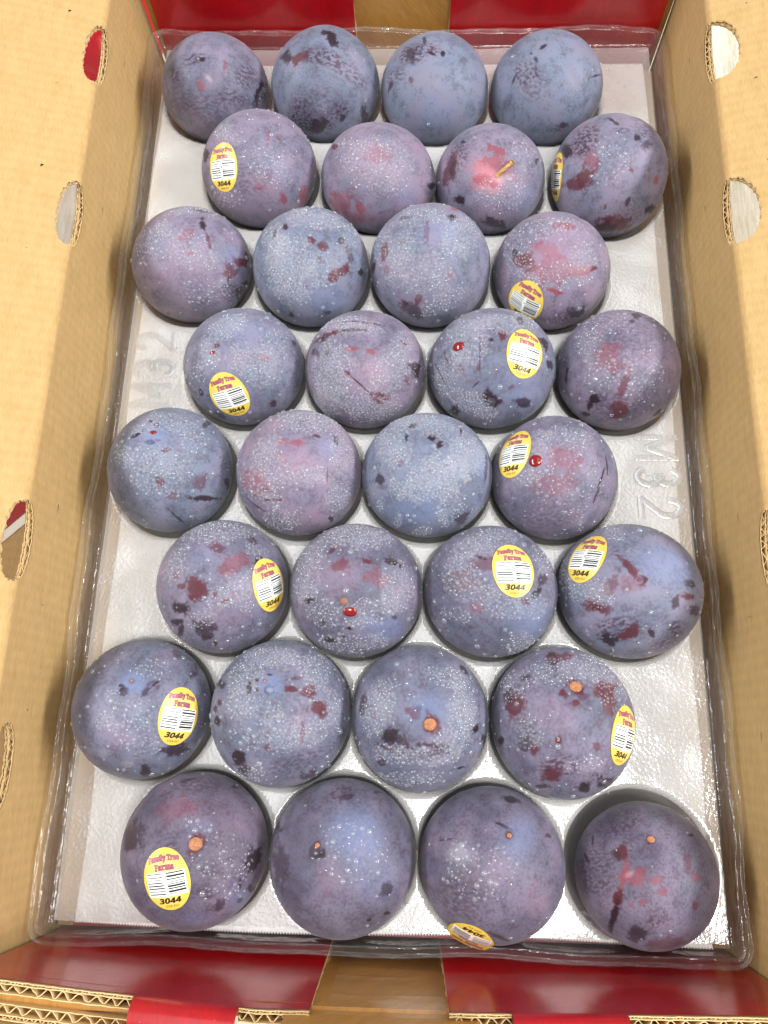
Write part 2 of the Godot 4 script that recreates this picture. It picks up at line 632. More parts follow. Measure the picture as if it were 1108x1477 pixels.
func red_panel(carton: Node3D, near: bool, x0: float, x1: float, tabs: Array, cut_at_x1: bool) -> void:
	var board := root_part("red_panel", carton)
	var front := func(x: float, y: float) -> Vector3:
		if near: return Vector3(x, y, lerpf(0.4558, near_top(x), clampf(y / 0.08, 0.0, 1.0)))
		return Vector3(x, y, -0.050 - 0.002 * y / 0.08)
	var zs := 1.0 if near else -1.0
	var rows := []; var uvs := []
	var top := 0.080 if near else 0.090
	for r in 9:
		var row := PackedVector3Array(); var uv := PackedVector2Array()
		for c in 25:
			var x := lerpf(x0, x1, c / 24.0); var y := lerpf(-0.068, top, r / 8.0)
			var bow := 0.0
			row.append(front.call(x, y) + Vector3(0, 0, bow)); uv.append(Vector2(x, y))
		rows.append(row); uvs.append(uv)
	put("printed_face", sheet(rows, uvs, near), M.red, board)
	# the cut end towards the middle of the wall
	var xe := x1 if cut_at_x1 else x0
	var sx := 1.0 if cut_at_x1 else -1.0
	var st := start()
	var pts := PackedVector3Array(); var ac := PackedVector3Array(); var dp := PackedVector3Array()
	for k in 25:
		var y := lerpf(-0.02, top, k / 24.0)
		pts.append(front.call(xe, y)); ac.append(Vector3(0, 0, zs)); dp.append(Vector3(-sx * 0.004, 0, 0))
	raw_edge(st, pts, ac, dp, [[0.0007, 0.0042, 0.0062]])
	put("cut_edge", st.commit(), M.raw, board)
	if not near: return
	# along the top: raw edges standing up at the tabs; between them the printed face rolls over outwards
	var at := x0
	for t in tabs + [[x1, x1]]:
		if t[0] - at > 0.002:
			var rr := []; var ru := []
			for r in 12:
				var row := PackedVector3Array(); var uv := PackedVector2Array()
				for c in 13:
					var x := lerpf(at, t[0], c / 12.0)
					var a := minf(r / 8.0, 1.0) * PI * 0.62
					var p: Vector3 = front.call(x, top)
					p += Vector3(0, 0.007 * sin(a), 0.007 * (1.0 - cos(a)))
					if r > 8: p += Vector3(0, -0.006, 0.004) * (r - 8)
					row.append(p); uv.append(Vector2(x, 0.09 + r * 0.002))
				rr.append(row); ru.append(uv)
			put("rolled_edge", sheet(rr, ru, true), M.red, board)
		at = t[1]
	for t in tabs:
		var te := start()
		pts = PackedVector3Array(); ac = PackedVector3Array(); dp = PackedVector3Array()
		var count := maxi(6, int((t[1] - t[0]) / 0.002))
		for k in count + 1:
			var x := lerpf(t[0], t[1], k / float(count))
			pts.append(front.call(x, top) + Vector3(0, 0.0004, 0)); ac.append(Vector3(0, 0, 1)); dp.append(Vector3(0, -0.006, 0))
		raw_edge(te, pts, ac, dp, [[0.0007, 0.0016, 0.0027], [0.0016, 0.0047, 0.0058]])
		put("tab_edge", te.commit(), M.raw, board)
		te = start()
		var a0: Vector3 = front.call(t[0], top - 0.006); var a1: Vector3 = front.call(t[1], top - 0.006)
		var deep := Vector3(0, 0, 0.0048); var lift := Vector3(0, 0.0062, 0)
		quad(te, a0, a1, a1 + deep, a0 + deep)
		quad(te, a0, a0 + deep, a0 + deep + lift, a0 + lift)
		quad(te, a1 + deep, a1, a1 + lift, a1 + deep + lift)
		put("tab_core", te.commit(), M.raw_dark, board)


func build_carton() -> void:
	var carton := root_at("plum_carton")
	tag(carton, "open corrugated kraft carton with red end panels holding the tray of plums", "carton")
	var st := start()
	slab(st, Vector3(-0.056, TABLE_Y + 0.0004, -0.056), Vector3(0.266, TABLE_Y + 0.0045, 0.470))
	put("bottom_board", st.commit(), M.kraft, carton)
	# the upper layer stands on an inner deck of kraft board
	st = start()
	slab(st, Vector3(-0.0515, -0.0080, -0.0485), Vector3(0.2612, -0.0035, 0.4535))
	put("deck_board", st.commit(), M.kraft, carton)
	st = start()
	slab(st, Vector3(-0.0380, -0.0034, -0.0290), Vector3(0.2440, -0.0030, 0.4385))
	put("deck_paper", st.commit(), M.deck, carton)
	# the printed flaps of the end walls turn in a little way over the deck
	for zz in [[-0.0485, -0.0365], [0.4400, 0.4535]]:
		st = start()
		slab(st, Vector3(-0.0440, -0.0034, zz[0]), Vector3(0.2540, -0.0033, zz[1]))
		put("turned_flap", st.commit(), M.red, carton)
	side_board(carton, -1.0, -0.0548, deg_to_rad(17.0), deg_to_rad(0.9), [Vector2(0.0235, 0), Vector2(0.1215, 0), Vector2(0.2870, 0), Vector2(0.3810, -0.0125)], "left side wall with its flap folded outwards and four hand holes")
	side_board(carton, 1.0, 0.2618, deg_to_rad(20.0), deg_to_rad(-0.4), [Vector2(0.0240, 0), Vector2(0.1200, 0), Vector2(0.2860, 0), Vector2(0.3830, 0)], "right side wall with its flap folded outwards and hand holes")
	# end walls: a brown board behind, red printed panels with a gap between them in front
	var backs := [[-0.0580, -0.0548], [0.4606, 0.4650]]
	for k in 2:
		st = start()
		slab(st, Vector3(-0.052, -0.068, backs[k][0]), Vector3(0.2615, 0.090 if k == 0 else 0.074, backs[k][1]))
		put("end_board", st.commit(), M.brown, carton)
	st = start()
	slab(st, Vector3(0.070, 0.0735, 0.4618), Vector3(0.140, 0.096, 0.4655))
	put("end_tongue", st.commit(), M.brown, carton)
	red_panel(carton, false, -0.0475, 0.0735, [], true)
	red_panel(carton, false, 0.1307, 0.2570, [], false)
	red_panel(carton, true, -0.0515, 0.0788, [[-0.0515, 0.0146], [0.0530, 0.0788]], true)
	red_panel(carton, true, 0.1290, 0.2610, [[0.1290, 0.1515], [0.1925, 0.2610]], false)
	# further raw board edges behind the near left tab
	for k in 2:
		st = start()
		var pts := PackedVector3Array(); var ac := PackedVector3Array(); var dp := PackedVector3Array()
		for j in 31:
			var x := lerpf(-0.0515, 0.0146 - 0.004 * k, j / 30.0)
			pts.append(Vector3(x, 0.0770 - 0.001 * k, near_top(x) + 0.0092 + 0.0072 * k)); ac.append(Vector3(0, 0, 1)); dp.append(Vector3(0, -0.006, 0))
		raw_edge(st, pts, ac, dp, [[0.0001, 0.0036, 0.0060], [0.0036, 0.0050, 0.0028]])
		put("tab_edge", st.commit(), M.raw, carton)
	st = start()
	for j in 12:
		var xa := lerpf(-0.0515, 0.0146, j / 12.0); var xb := lerpf(-0.0515, 0.0146, (j + 1) / 12.0)
		quad(st, Vector3(xa, 0.072, near_top(xa) + 0.0049), Vector3(xb, 0.072, near_top(xb) + 0.0049), Vector3(xb, 0.0715, near_top(xb) + 0.03), Vector3(xa, 0.0715, near_top(xa) + 0.03))
	put("tab_fold", st.commit(), M.kraft, carton)
	# clear tape down the brown gap of the near wall, with two wrinkles
	var rows := []; var uvs := []
	for r in 61:
		var y := lerpf(-0.010, 0.084, r / 60.0)
		var row := PackedVector3Array(); var uv := PackedVector2Array()
		for c in 11:
			var x := lerpf(0.0842, 0.1284, c / 10.0)
			var ridge := 0.0
			for wy in [0.036, 0.0615]:
				ridge += exp(-pow((y - wy - 0.0015 * sin(c * 0.5)) / 0.0011, 2.0)) * (1.0 - 0.75 * c / 10.0)
			row.append(Vector3(x, y, 0.4603 - 0.0012 * ridge - (0.0 if y < 0.0735 else 0.0))); uv.append(Vector2(x, y))
		rows.append(row); uvs.append(uv)
	put("packing_tape", sheet(rows, uvs, true), M.tape, carton)


# ---------------------------------------------------------------- pad and tray

func build_pad() -> void:
	# a white foam liner under the flats of the tray, open where the cups go through; its near edge is pinked
	var nx := 430; var nz := 440
	var z0 := -0.0300; var z1 := 0.4478
	var pts := []; var depth := []
	for r in nz + 1:
		var row := PackedVector2Array(); var deep := PackedFloat32Array()
		var v := r / float(nz)
		var x0 := lerpf(-0.0440, -0.0335, v) + 0.0012 * sin(v * 23.0); var x1 := 0.2475 - 0.0012 * v + 0.0009 * sin(v * 17.0)
		for c in nx + 1:
			var x := lerpf(x0, x1, c / float(nx)); var z := lerpf(z0, z1, v)
			if r == nz: z += 0.0005 * (1.0 if c % 2 == 0 else -1.0) + 0.0010 * sin(x * 31.0)
			if c == 0 or c == nx: x += 0.00015 * (1.0 if r % 2 == 0 else -1.0)
			row.append(Vector2(x, z)); deep.append(cup_y(x, z, FLAT_Y))
		pts.append(row); depth.append(deep)
	var cut := 0.0190
	var st := start()
	var skin := 0.0012
	for r in nz:
		for c in nx:
			var q := [pts[r][c], pts[r][c + 1], pts[r + 1][c + 1], pts[r + 1][c]]
			var y := [depth[r][c], depth[r][c + 1], depth[r + 1][c + 1], depth[r + 1][c]]
			var ring := PackedVector3Array()   # the cell clipped to where the tray stays high
			var edge_at := []
			for k in 4:
				var a: Vector2 = q[k]; var b: Vector2 = q[(k + 1) % 4]
				var ya: float = y[k]; var yb: float = y[(k + 1) % 4]
				if ya > cut: ring.append(Vector3(a.x, minf(ya, FLAT_Y) - skin, a.y))
				if (ya > cut) != (yb > cut):
					var t := (cut - ya) / (yb - ya)
					var p := a.lerp(b, t)
					ring.append(Vector3(p.x, cut - skin, p.y))
					edge_at.append(ring.size() - 1)
			if ring.size() < 3: continue
			for k in range(1, ring.size() - 1):
				for p in [ring[0], ring[k], ring[k + 1]]:
					st.set_normal(Vector3.UP); st.set_uv(Vector2(p.x, p.z)); st.add_vertex(p)
				for p in [ring[0], ring[k + 1], ring[k]]:
					st.set_normal(Vector3.DOWN); st.set_uv(Vector2(p.x, p.z)); st.add_vertex(p - Vector3(0, skin, 0))
			if edge_at.size() == 2:
				var a := ring[edge_at[0]]; var b := ring[edge_at[1]]
				quad(st, a, b, b - Vector3(0, skin, 0), a - Vector3(0, skin, 0))
	var pad := put("foam_liner", st.commit(), M.foam)
	tag(pad, "white foam liner with a pinked near edge, lying under the clear plum tray", "liner")


func smin(a: float, b: float, k: float) -> float:
	var h := clampf(0.5 + 0.5 * (b - a) / k, 0.0, 1.0)
	return lerpf(b, a, h) - k * h * (1.0 - h)


func cup_y(x: float, z: float, y: float) -> float:
	for c in cups:
		var dx: float = x - c[0]
		if absf(dx) > 0.039: continue
		var dz: float = z - c[1]
		if absf(dz) > 0.039: continue
		var d: float = (dx * dx) / (c[2] * c[2]) + (dz * dz) / (c[3] * c[3])
		if d < 0.995: y = smin(y, c[4] * (1.0 - sqrt(1.0 - d)) - 0.0004, 0.0014)
	return y

var cups := []


func build_tray() -> void:
	for p in PLUMS:
		var at: Vector2 = p.at * MM; var size: Vector2 = p.size * MM
		var ry := 0.47 * (size.x + size.y)
		var grow := 0.0031
		var shift := Vector2.ZERO
		if p == PLUMS[31]:
			grow = 0.0047
			shift = Vector2(-0.0005, -0.0022)
		cups.append([at.x + shift.x, at.y + shift.y, size.x + grow, size.y + grow, ry + 0.0003])
	var tray := root_at("plum_tray")
	tag(tray, "clear moulded plastic tray with round cups, lying in the carton under the plums", "tray")
	var nx := 200; var nz := 330
	var rows := []; var uvs := []
	for r in nz + 1:
		var row := PackedVector3Array(); var uv := PackedVector2Array()
		var z := lerpf(FLAT[2], FLAT[3], r / float(nz))
		for c in nx + 1:
			var x := lerpf(FLAT[0], FLAT[1], c / float(nx))
			var y := FLAT_Y + ((noise_wide[((r * 2) & 511) * TEX + ((c * 2) & 511)] - 128) / 128.0) * 0.0006
			row.append(Vector3(x, cup_y(x, z, y), z)); uv.append(Vector2(x, z))
		rows.append(row); uvs.append(uv)
	put("cup_sheet", sheet(rows, uvs), M.pet, tray)
	# the side: a fillet, an upright wall, a bead and a flange
	var prof := [[0.0, FLAT_Y]]
	for k in 6:
		var a := PI * 0.5 * (k + 1) / 6.0
		prof.append([0.0026 * sin(a), FLAT_Y + 0.0026 * (1.0 - cos(a))])
	for k in 8:
		var a := PI * k / 7.0
		prof.append([0.0040 - 0.0011 * cos(a), 0.0286 + 0.0010 * sin(a)])
	prof.append_array([[0.0061, 0.0276], [0.0068, 0.0279], [0.0075, 0.0284], [0.0080, 0.0285], [0.0083, 0.0277]])
	var path := []   # [point, outward]
	var corners := [Vector2(FLAT[0], FLAT[2]), Vector2(FLAT[1], FLAT[2]), Vector2(FLAT[1], FLAT[3]), Vector2(FLAT[0], FLAT[3])]
	var outs := [Vector2(0, -1), Vector2(1, 0), Vector2(0, 1), Vector2(-1, 0)]
	for s in 4:
		var a: Vector2 = corners[s]; var b: Vector2 = corners[(s + 1) % 4]
		var n := 60 if s % 2 == 0 else 110
		for k in n: path.append([a.lerp(b, k / float(n)), outs[s]])
		for k in 8: path.append([b, outs[s].rotated(PI / 2.0 * k / 8.0)])
	path.append(path[0])
	rows = []; uvs = []
	for f in prof.size():
		var row := PackedVector3Array(); var uv := PackedVector2Array()
		for k in path.size():
			var q: Vector2 = path[k][0] + path[k][1] * prof[f][0]
			var wave := 0.0
			if f > 3: wave = 0.0006 * sin(q.x * 47.0 + 1.0) * sin(q.y * 39.0) + 0.00035 * sin(q.y * 120.0 + q.x * 90.0) + 0.00016 * sin(q.y * 410.0 + q.x * 370.0 + f)
			q += path[k][1] * wave
			var y: float = prof[f][1]
			if f > 0 and f < 9: y = minf(y, maxf(cup_y(q.x, q.y, y), 0.006))
			if f == 0: y = cup_y(q.x, q.y, FLAT_Y)
			row.append(Vector3(q.x, y + wave, q.y)); uv.append(Vector2(k * 0.004, f * 0.004))
		rows.append(row); uvs.append(uv)
	put("rim", sheet(rows, uvs, true, true), M.film, tray)
	# size mark pressed into the flats on both sides
	emboss(tray, Vector3(0.2375, FLAT_Y, 0.2340), 1.0)
	emboss(tray, Vector3(-0.0285, FLAT_Y, 0.1760), -1.0)
	# loose beads of water on the plastic
	var places: Array[Transform3D] = []
	var tries := 0
	while places.size() < 190 and tries < 4000:
		tries += 1
		var x := rng.randf_range(FLAT[0], FLAT[1]); var z := rng.randf_range(FLAT[2], FLAT[3])
		var y := cup_y(x, z, FLAT_Y)
		if y < 0.0175 or noise_wide[(int(z * 1200) & 511) * TEX + (int(x * 1200) & 511)] < 120: continue
		var s := 0.0004 + 0.0011 * pow(rng.randf(), 3.0)
		places.append(Transform3D(Basis().scaled(Vector3(s, s, s)), Vector3(x, y - 0.00005, z)))
	scatter("water_droplets", places, tray)


func scatter(called: String, places: Array[Transform3D], parent: Node) -> void:
	var mm := MultiMesh.new()
	mm.transform_format = MultiMesh.TRANSFORM_3D
	mm.mesh = dome
	mm.instance_count = places.size()
	for k in places.size(): mm.set_instance_transform(k, places[k])
	var o := MultiMeshInstance3D.new()
	o.name = called
	o.multimesh = mm
	o.material_override = M.water
	o.set_meta("kind", "stuff")
	parent.add_child(o, true)


func emboss(tray: Node3D, at: Vector3, facing: float) -> void:
	# strokes of M, 3 and 2 in a cell one unit wide; the mark reads along z, its tops point outwards
	var glyphs := [
		[[Vector2(0, 0), Vector2(0, 1), Vector2(0.42, 0.25), Vector2(0.84, 1), Vector2(0.84, 0)]],
		[arc_pts(Vector2(0.36, 0.73), 0.29, 150, -90) + arc_pts(Vector2(0.36, 0.28), 0.31, 90, -150)],
		[arc_pts(Vector2(0.36, 0.68), 0.31, 165, -40) + [Vector2(0.02, 0.02), Vector2(0.74, 0.02)]]]
	var tall := 0.0200; var wide := 0.0135
	for g in 3:
		var v := PackedVector3Array()
		var st := start()
		for line in glyphs[g]:
			var pts := PackedVector3Array()
			for q in line:
				pts.append(at + Vector3(facing * (q.y - 0.5) * tall, 0.0, facing * ((g - 1.3) * 0.0165 + q.x * wide)))
			tube(st, pts, 0.0017, 0.00028)
		put("pressed_letter", st.commit(), M.pet, tray)


func arc_pts(c: Vector2, r: float, from: float, to: float) -> Array:
	var out := []
	for k in 15:
		var a := deg_to_rad(lerpf(from, to, k / 14.0))
		out.append(c + Vector2(cos(a), sin(a)) * r)
	return out


func tube(st: SurfaceTool, pts: PackedVector3Array, wide: float, high: float) -> void:
	for k in pts.size() - 1:
		var a := pts[k]; var b := pts[k + 1]
		var d := (b - a).normalized()
		var s := d.cross(Vector3.UP).normalized()
		var ext := d * wide * 0.5
		for j in 8:
			var p := PI * j / 8.0; var q := PI * (j + 1) / 8.0
			var op := s * cos(p) * wide + Vector3.UP * sin(p) * high; var oq := s * cos(q) * wide + Vector3.UP * sin(q) * high
			var vs := [a - ext + op, b + ext + op, b + ext + oq, a - ext + oq]
			for i in [0, 2, 1, 0, 3, 2]:
				var ang := p if i < 2 else q
				st.set_normal((s * cos(ang) / wide + Vector3.UP * sin(ang) / high).normalized())
				st.set_uv(Vector2(vs[i].x, vs[i].z))
				st.add_vertex(vs[i])


func dome_mesh() -> ArrayMesh:
	var v := PackedVector3Array(); var n := PackedVector3Array(); var idx := PackedInt32Array()
	var segs := 12; var rings := 5
	for r in rings + 1:
		var t := r / float(rings) * 1.36
		for s in segs:
			var a := TAU * s / segs
			var d := Vector3(sin(t) * cos(a), cos(t), sin(t) * sin(a))
			v.append(Vector3(d.x, (d.y - cos(1.36)) * 0.80, d.z) / sin(1.36)); n.append(d)
	for r in rings:
		for s in segs:
			var a := r * segs + s; var b := r * segs + (s + 1) % segs
			idx.append_array([a, a + segs, b, b, a + segs, b + segs])
	return arrays(v, n, PackedVector2Array(), idx)


# ---------------------------------------------------------------- plums

# radius of a plum in the direction n, over the plain ellipsoid
func bulge(n: Vector3, p: Dictionary) -> float:
	var f := 1.0
	var low := 0.5 + 0.5 * n.y
	var lumps: Array = p.lumps
	for l in lumps:
		var d: float = 1.0 - n.dot(l[0])
		f += l[1] * exp(-d / l[2]) * low
	var groove: Vector3 = p.groove
	var g := n.dot(groove)
	if n.dot(p.groove_side) > 0.0: f -= 0.016 * exp(-g * g / 0.005) * low * smoothstep(0.0, 0.3, n.dot(p.groove_side))
	return f


func surf(n: Vector3, p: Dictionary) -> Vector3:
	return n * p.rad * bulge(n, p)


func surf_normal(n: Vector3, p: Dictionary) -> Vector3:
	var t := n.cross(Vector3(0.3, 0.2, 0.9)).normalized(); var b := n.cross(t)
	var e := 0.02
	var s0 := surf((n + t * e).normalized(), p) - surf((n - t * e).normalized(), p)
	var s1 := surf((n + b * e).normalized(), p) - surf((n - b * e).normalized(), p)
	var q := s0.cross(s1).normalized()
	return q if q.dot(n) > 0.0 else -q


func disc_uv(n: Vector3) -> Vector2:
	var th := acos(clampf(n.y, -1.0, 1.0)) / PI
	var l := Vector2(n.x, n.z).length()
	return Vector2.ZERO if l < 1e-6 else Vector2(n.x, n.z) / l * th


func disc_dir(q: Vector2) -> Vector3:
	var th := q.length() * PI
	if th < 1e-6: return Vector3.UP
	var d := q.normalized()
	return Vector3(d.x * sin(th), cos(th), d.y * sin(th))


func plum_mesh(p: Dictionary) -> ArrayMesh:
	var seg := 80; var ring := 52
	var v := PackedVector3Array(); var n := PackedVector3Array(); var uv := PackedVector2Array(); var idx := PackedInt32Array()
	for r in ring + 1:
		var th := PI * r / ring
		var count := 1 if r == 0 or r == ring else seg
		for s in seg:
			var a := TAU * s / seg
			var d := Vector3(sin(th) * cos(a), cos(th), sin(th) * sin(a))
			v.append(surf(d, p)); n.append(surf_normal(d, p))
			uv.append(Vector2(0.5, 0.5) + Vector2(cos(a), sin(a)) * (0.5 * r / ring))
	for r in ring:
		for s in seg:
			var a := r * seg + s; var b := r * seg + (s + 1) % seg
			idx.append_array([a, a + seg, b, b, a + seg, b + seg])
	return arrays(v, n, uv, idx)


func skin_texture(k: int, spec: Dictionary) -> ImageTexture:
	var b := PackedByteArray()
	b.resize(TEX * TEX * 3)
	var ox := (k * 131 + 17) & 511; var oy := (k * 211 + 91) & 511
	var tone: float = spec.tone / 100.0; var bloom: float = spec.bloom / 100.0; var speck: float = spec.speck / 100.0
	var cut := int(12 + 30 * speck)
	var reach := int(TEX * 0.5 * 0.82)
	var i := 0
	for y in TEX:
		var row := ((y + oy) & 511) << 9
		var row2 := ((y * 2 + oy) & 511) << 9
		var dy := y - 256
		var span := int(sqrt(maxf(0.0, float(reach * reach - dy * dy))))
		i = (y * TEX + 256 - span) * 3
		for x in range(256 - span, 256 + span):
			var o := row | ((x + ox) & 511)
			var w := noise_wide[o] - 128
			var m := noise_mid[o] - 128
			var f := noise_fine[o] - 128
			var t := bloom + 0.10 + w * 0.0016 + m * 0.0020 + f * 0.0016
			var dot := noise_dots[row2 | ((x * 2 + ox) & 511)]
			if dot < cut: t -= (0.16 + 0.50 * speck) * (1.0 - dot / float(cut))
			if m + f > 96 - 40 * speck: t -= 0.14
			t = clampf(t, 0.0, 1.0)
			var h := clampf(tone * 0.66 + w * 0.0028, 0.0, 1.0)
			# waxy bloom, bluish to mauve, over dark skin
			var r0 := 109.0 + 29.0 * h; var g0 := 119.0 - 5.0 * h; var b0 := 139.0 - 7.0 * h
			b[i] = int(56.0 + (r0 - 56.0) * t)
			b[i + 1] = int(40.0 + (g0 - 40.0) * t)
			b[i + 2] = int(52.0 + (b0 - 52.0) * t)
			i += 3
	var tint := {"d": Color8(28, 14, 22), "m": Color8(76, 26, 34), "r": Color8(130, 56, 66), "p": Color8(148, 116, 136), "u": Color8(114, 130, 168), "f": Color8(206, 116, 124), "o": Color8(66, 60, 78), "g": Color8(192, 184, 186), "s": Color8(58, 38, 52), "k": Color8(44, 16, 26)}
	var marks: Array = spec.marks.duplicate()
	for e in spec.extra:   # a dark corky ring round each scar
		if e[0] == "O" and e[3] > 0.5:
			var at := disc_uv(e[1].normalized()) * 1000.0
			var wide: float = e[2] / (PI * 31.0) * 1000.0
			marks.append(["o", at.x, at.y, wide * 2.6, 0.0, 0.0, wide * 2.6, 45])
			marks.append(["m", at.x, at.y, wide * 1.35, 0.0, 0.0, wide * 1.35, 85])
	for q in marks:
		var kind: String = q[0]
		var c: Color = tint[kind]
		var cx: float = 256.0 + q[1] * 0.256; var cy: float = 256.0 + q[2] * 0.256
		var A := Vector2(q[3], q[4]) * 0.256; var B := Vector2(q[5], q[6]) * 0.256
		var det := A.cross(B)
		if absf(det) < 0.4:
			B = A.orthogonal().normalized() * maxf(0.8, B.length()); det = A.cross(B)
		var strength: float = q[7] / 100.0
		var soft := kind in ["p", "u", "o", "g", "f"]
		var grow := 1.5
		var hx := (absf(A.x) + absf(B.x)) * grow + 2.0; var hy := (absf(A.y) + absf(B.y)) * grow + 2.0
		var cr := c.r8; var cg := c.g8; var cb := c.b8
		for y in range(maxi(0, int(cy - hy)), mini(TEX, int(cy + hy) + 1)):
			var row := ((y + oy) & 511) << 9
			for x in range(maxi(0, int(cx - hx)), mini(TEX, int(cx + hx) + 1)):
				var D := Vector2(x + 0.5 - cx, y + 0.5 - cy)
				var ea := D.cross(B) / det; var eb := A.cross(D) / det
				var e2 := ea * ea + eb * eb
				if e2 > 2.2: continue
				var e := sqrt(e2)
				var o := row | ((x + ox) & 511)
				var mask := 0.0
				if soft:
					mask = strength * (0.55 if kind == "p" else 0.75) * (1.0 - smoothstep(0.25, 1.25, e + (noise_mid[o] - 128) * 0.0022))
				elif kind == "s":
					# rubbed bloom: streaks that follow the mark's own long axis
					var sx := int(ea * A.length() * 1.1 + 300.0) & 511; var sy := int(eb * B.length() * 1.9 + 300.0) & 511
					var st: int = noise_streak[((sy + oy) & 511) << 9 | ((sx + ox) & 511)] + noise_fine[o] / 2 + noise_mid[o] / 2
					mask = strength * (1.0 - smoothstep(0.55, 1.2, e)) * smoothstep(236.0, 312.0, float(st))
				else:
					var rough := 0.0038 if kind != "k" else 0.002
					mask = strength * minf(1.0, 1.0 + (noise_fine[o] - 128) * 0.0022) * (1.0 - smoothstep(0.58, 1.08, e + (noise_mid[o] - 128) * rough + (noise_fine[o] - 128) * 0.0018))
					mask = maxf(mask, 0.34 * strength * (1.0 - smoothstep(0.2, 1.3, e + (noise_mid[o] - 128) * 0.004)))
					if kind == "r": mask *= 0.84
				if mask <= 0.01: continue
				i = (y * TEX + x) * 3
				b[i] = int(b[i] + (cr - b[i]) * mask); b[i + 1] = int(b[i + 1] + (cg - b[i + 1]) * mask); b[i + 2] = int(b[i + 2] + (cb - b[i + 2]) * mask)
	for q in spec.wet:   # the finest dew, too small to build, pales the skin a little
		var cx: float = 256.0 + q[1] * 0.256; var cy: float = 256.0 + q[2] * 0.256
		var A := Vector2(q[3], q[4]) * 0.256; var B := Vector2(q[5], q[6]) * 0.256
		var det := A.cross(B)
		if absf(det) < 4.0: continue
		var hx := (absf(A.x) + absf(B.x)) * 1.2 + 2.0; var hy := (absf(A.y) + absf(B.y)) * 1.2 + 2.0
		for y in range(maxi(0, int(cy - hy)), mini(TEX, int(cy + hy) + 1)):
			for x in range(maxi(0, int(cx - hx)), mini(TEX, int(cx + hx) + 1)):
				var D := Vector2(x + 0.5 - cx, y + 0.5 - cy)
				var ea := D.cross(B) / det; var eb := A.cross(D) / det
				var e := sqrt(ea * ea + eb * eb)
				if e > 1.3: continue
				var o := (((y + oy) & 511) << 9) | ((x + ox) & 511)
				var mask: float = 0.0030 * q[7] * (1.0 - smoothstep(0.80, 1.05, e + (noise_mid[o] - 128) * 0.006)) * (0.6 + noise_fine[o] / 320.0)
				i = (y * TEX + x) * 3
				b[i] = int(b[i] + (160 - b[i]) * mask); b[i + 1] = int(b[i + 1] + (162 - b[i + 1]) * mask); b[i + 2] = int(b[i + 2] + (168 - b[i + 2]) * mask)
	return ImageTexture.create_from_image(Image.create_from_data(TEX, TEX, false, Image.FORMAT_RGB8, b))


func build_plum(k: int) -> void:
	var spec: Dictionary = PLUMS[k]
	var r := RandomNumberGenerator.new()
	r.seed = 900 + k * 7
	var size: Vector2 = spec.size * MM
	var ry := 0.47 * (size.x + size.y)
	var p := {"rad": Vector3(size.x, ry, size.y), "lumps": []}
	for j in 3:
		var d: Vector3 = Vector3(r.randf_range(-1, 1), r.randf_range(-0.2, 0.9), r.randf_range(-1, 1)).normalized()
		p.lumps.append([d, r.randf_range(-0.040, 0.030), r.randf_range(0.10, 0.42)])
	var g := Vector3(r.randf_range(-1, 1), r.randf_range(-0.3, 0.3), r.randf_range(-1, 1)).normalized()
	p.groove = g
	p.groove_side = g.cross(Vector3.UP).normalized()
	for e in spec.extra:
		if e[0] == "S": p.lumps.append([e[1], -0.13, 0.035])
	if LUMPS.has(k):
		for l in LUMPS[k]: p.lumps.append(l)
	var mat := plain(Color.WHITE, 0.52)
	mat.albedo_texture = skin_texture(k, spec)
	mat.metallic_specular = 0.35
	mat.rim_enabled = true
	mat.rim = 0.2
	mat.rim_tint = 0.3
	mat.texture_repeat = false
	var plum := put("plum", plum_mesh(p), mat)
	plum.position = Vector3(spec.at.x * MM, ry, spec.at.y * MM)
	tag(plum, LABELS[k], "plum", "plums in the cups of the tray")
	for e in spec.extra:
		var n: Vector3 = e[1]
		n = n.normalized()
		match e[0]:
			"T": sticker(plum, p, n, e[2], k)
			"S": stem(plum, p, n)
			"O": knob("blossom_scar", plum, p, n, Vector3(e[2] * MM * 0.86, e[2] * MM * (0.55 if e[3] < 0.5 else 0.22), e[2] * MM * 0.82), M.nub if e[3] < 0.5 else M.scar)
			"J": knob("juice_drop", plum, p, n, Vector3(e[2] * MM, e[3] * MM * 0.40, e[3] * MM * 0.9), M.juice)
	wet(plum, p, spec, r)


func knob(called: String, plum: Node, p: Dictionary, n: Vector3, size: Vector3, mat: Material) -> void:
	var v := PackedVector3Array(); var nn := PackedVector3Array(); var idx := PackedInt32Array()
	var up := surf_normal(n, p)
	var x := up.cross(Vector3(0, 0, 1)).normalized(); var z := x.cross(up).normalized()
	var c := surf(n, p)
	for r in 7:
		var t := r / 6.0 * 1.9
		for s in 16:
			var a := TAU * s / 16
			var rough := 1.0 + 0.03 * sin(s * 0.785 + r * 1.7)
			var d := Vector3(sin(t) * cos(a), cos(t), sin(t) * sin(a))
			v.append(c + (x * d.x * size.x + up * d.y * size.y + z * d.z * size.z) * rough)
			nn.append((x * d.x / size.x + up * d.y / size.y + z * d.z / size.z).normalized())
	for r in 6:
		for s in 16:
			var a := r * 16 + s; var b := r * 16 + (s + 1) % 16
			idx.append_array([a, a + 16, b, b, a + 16, b + 16])
	put(called, arrays(v, nn, PackedVector2Array(), idx), mat, plum)


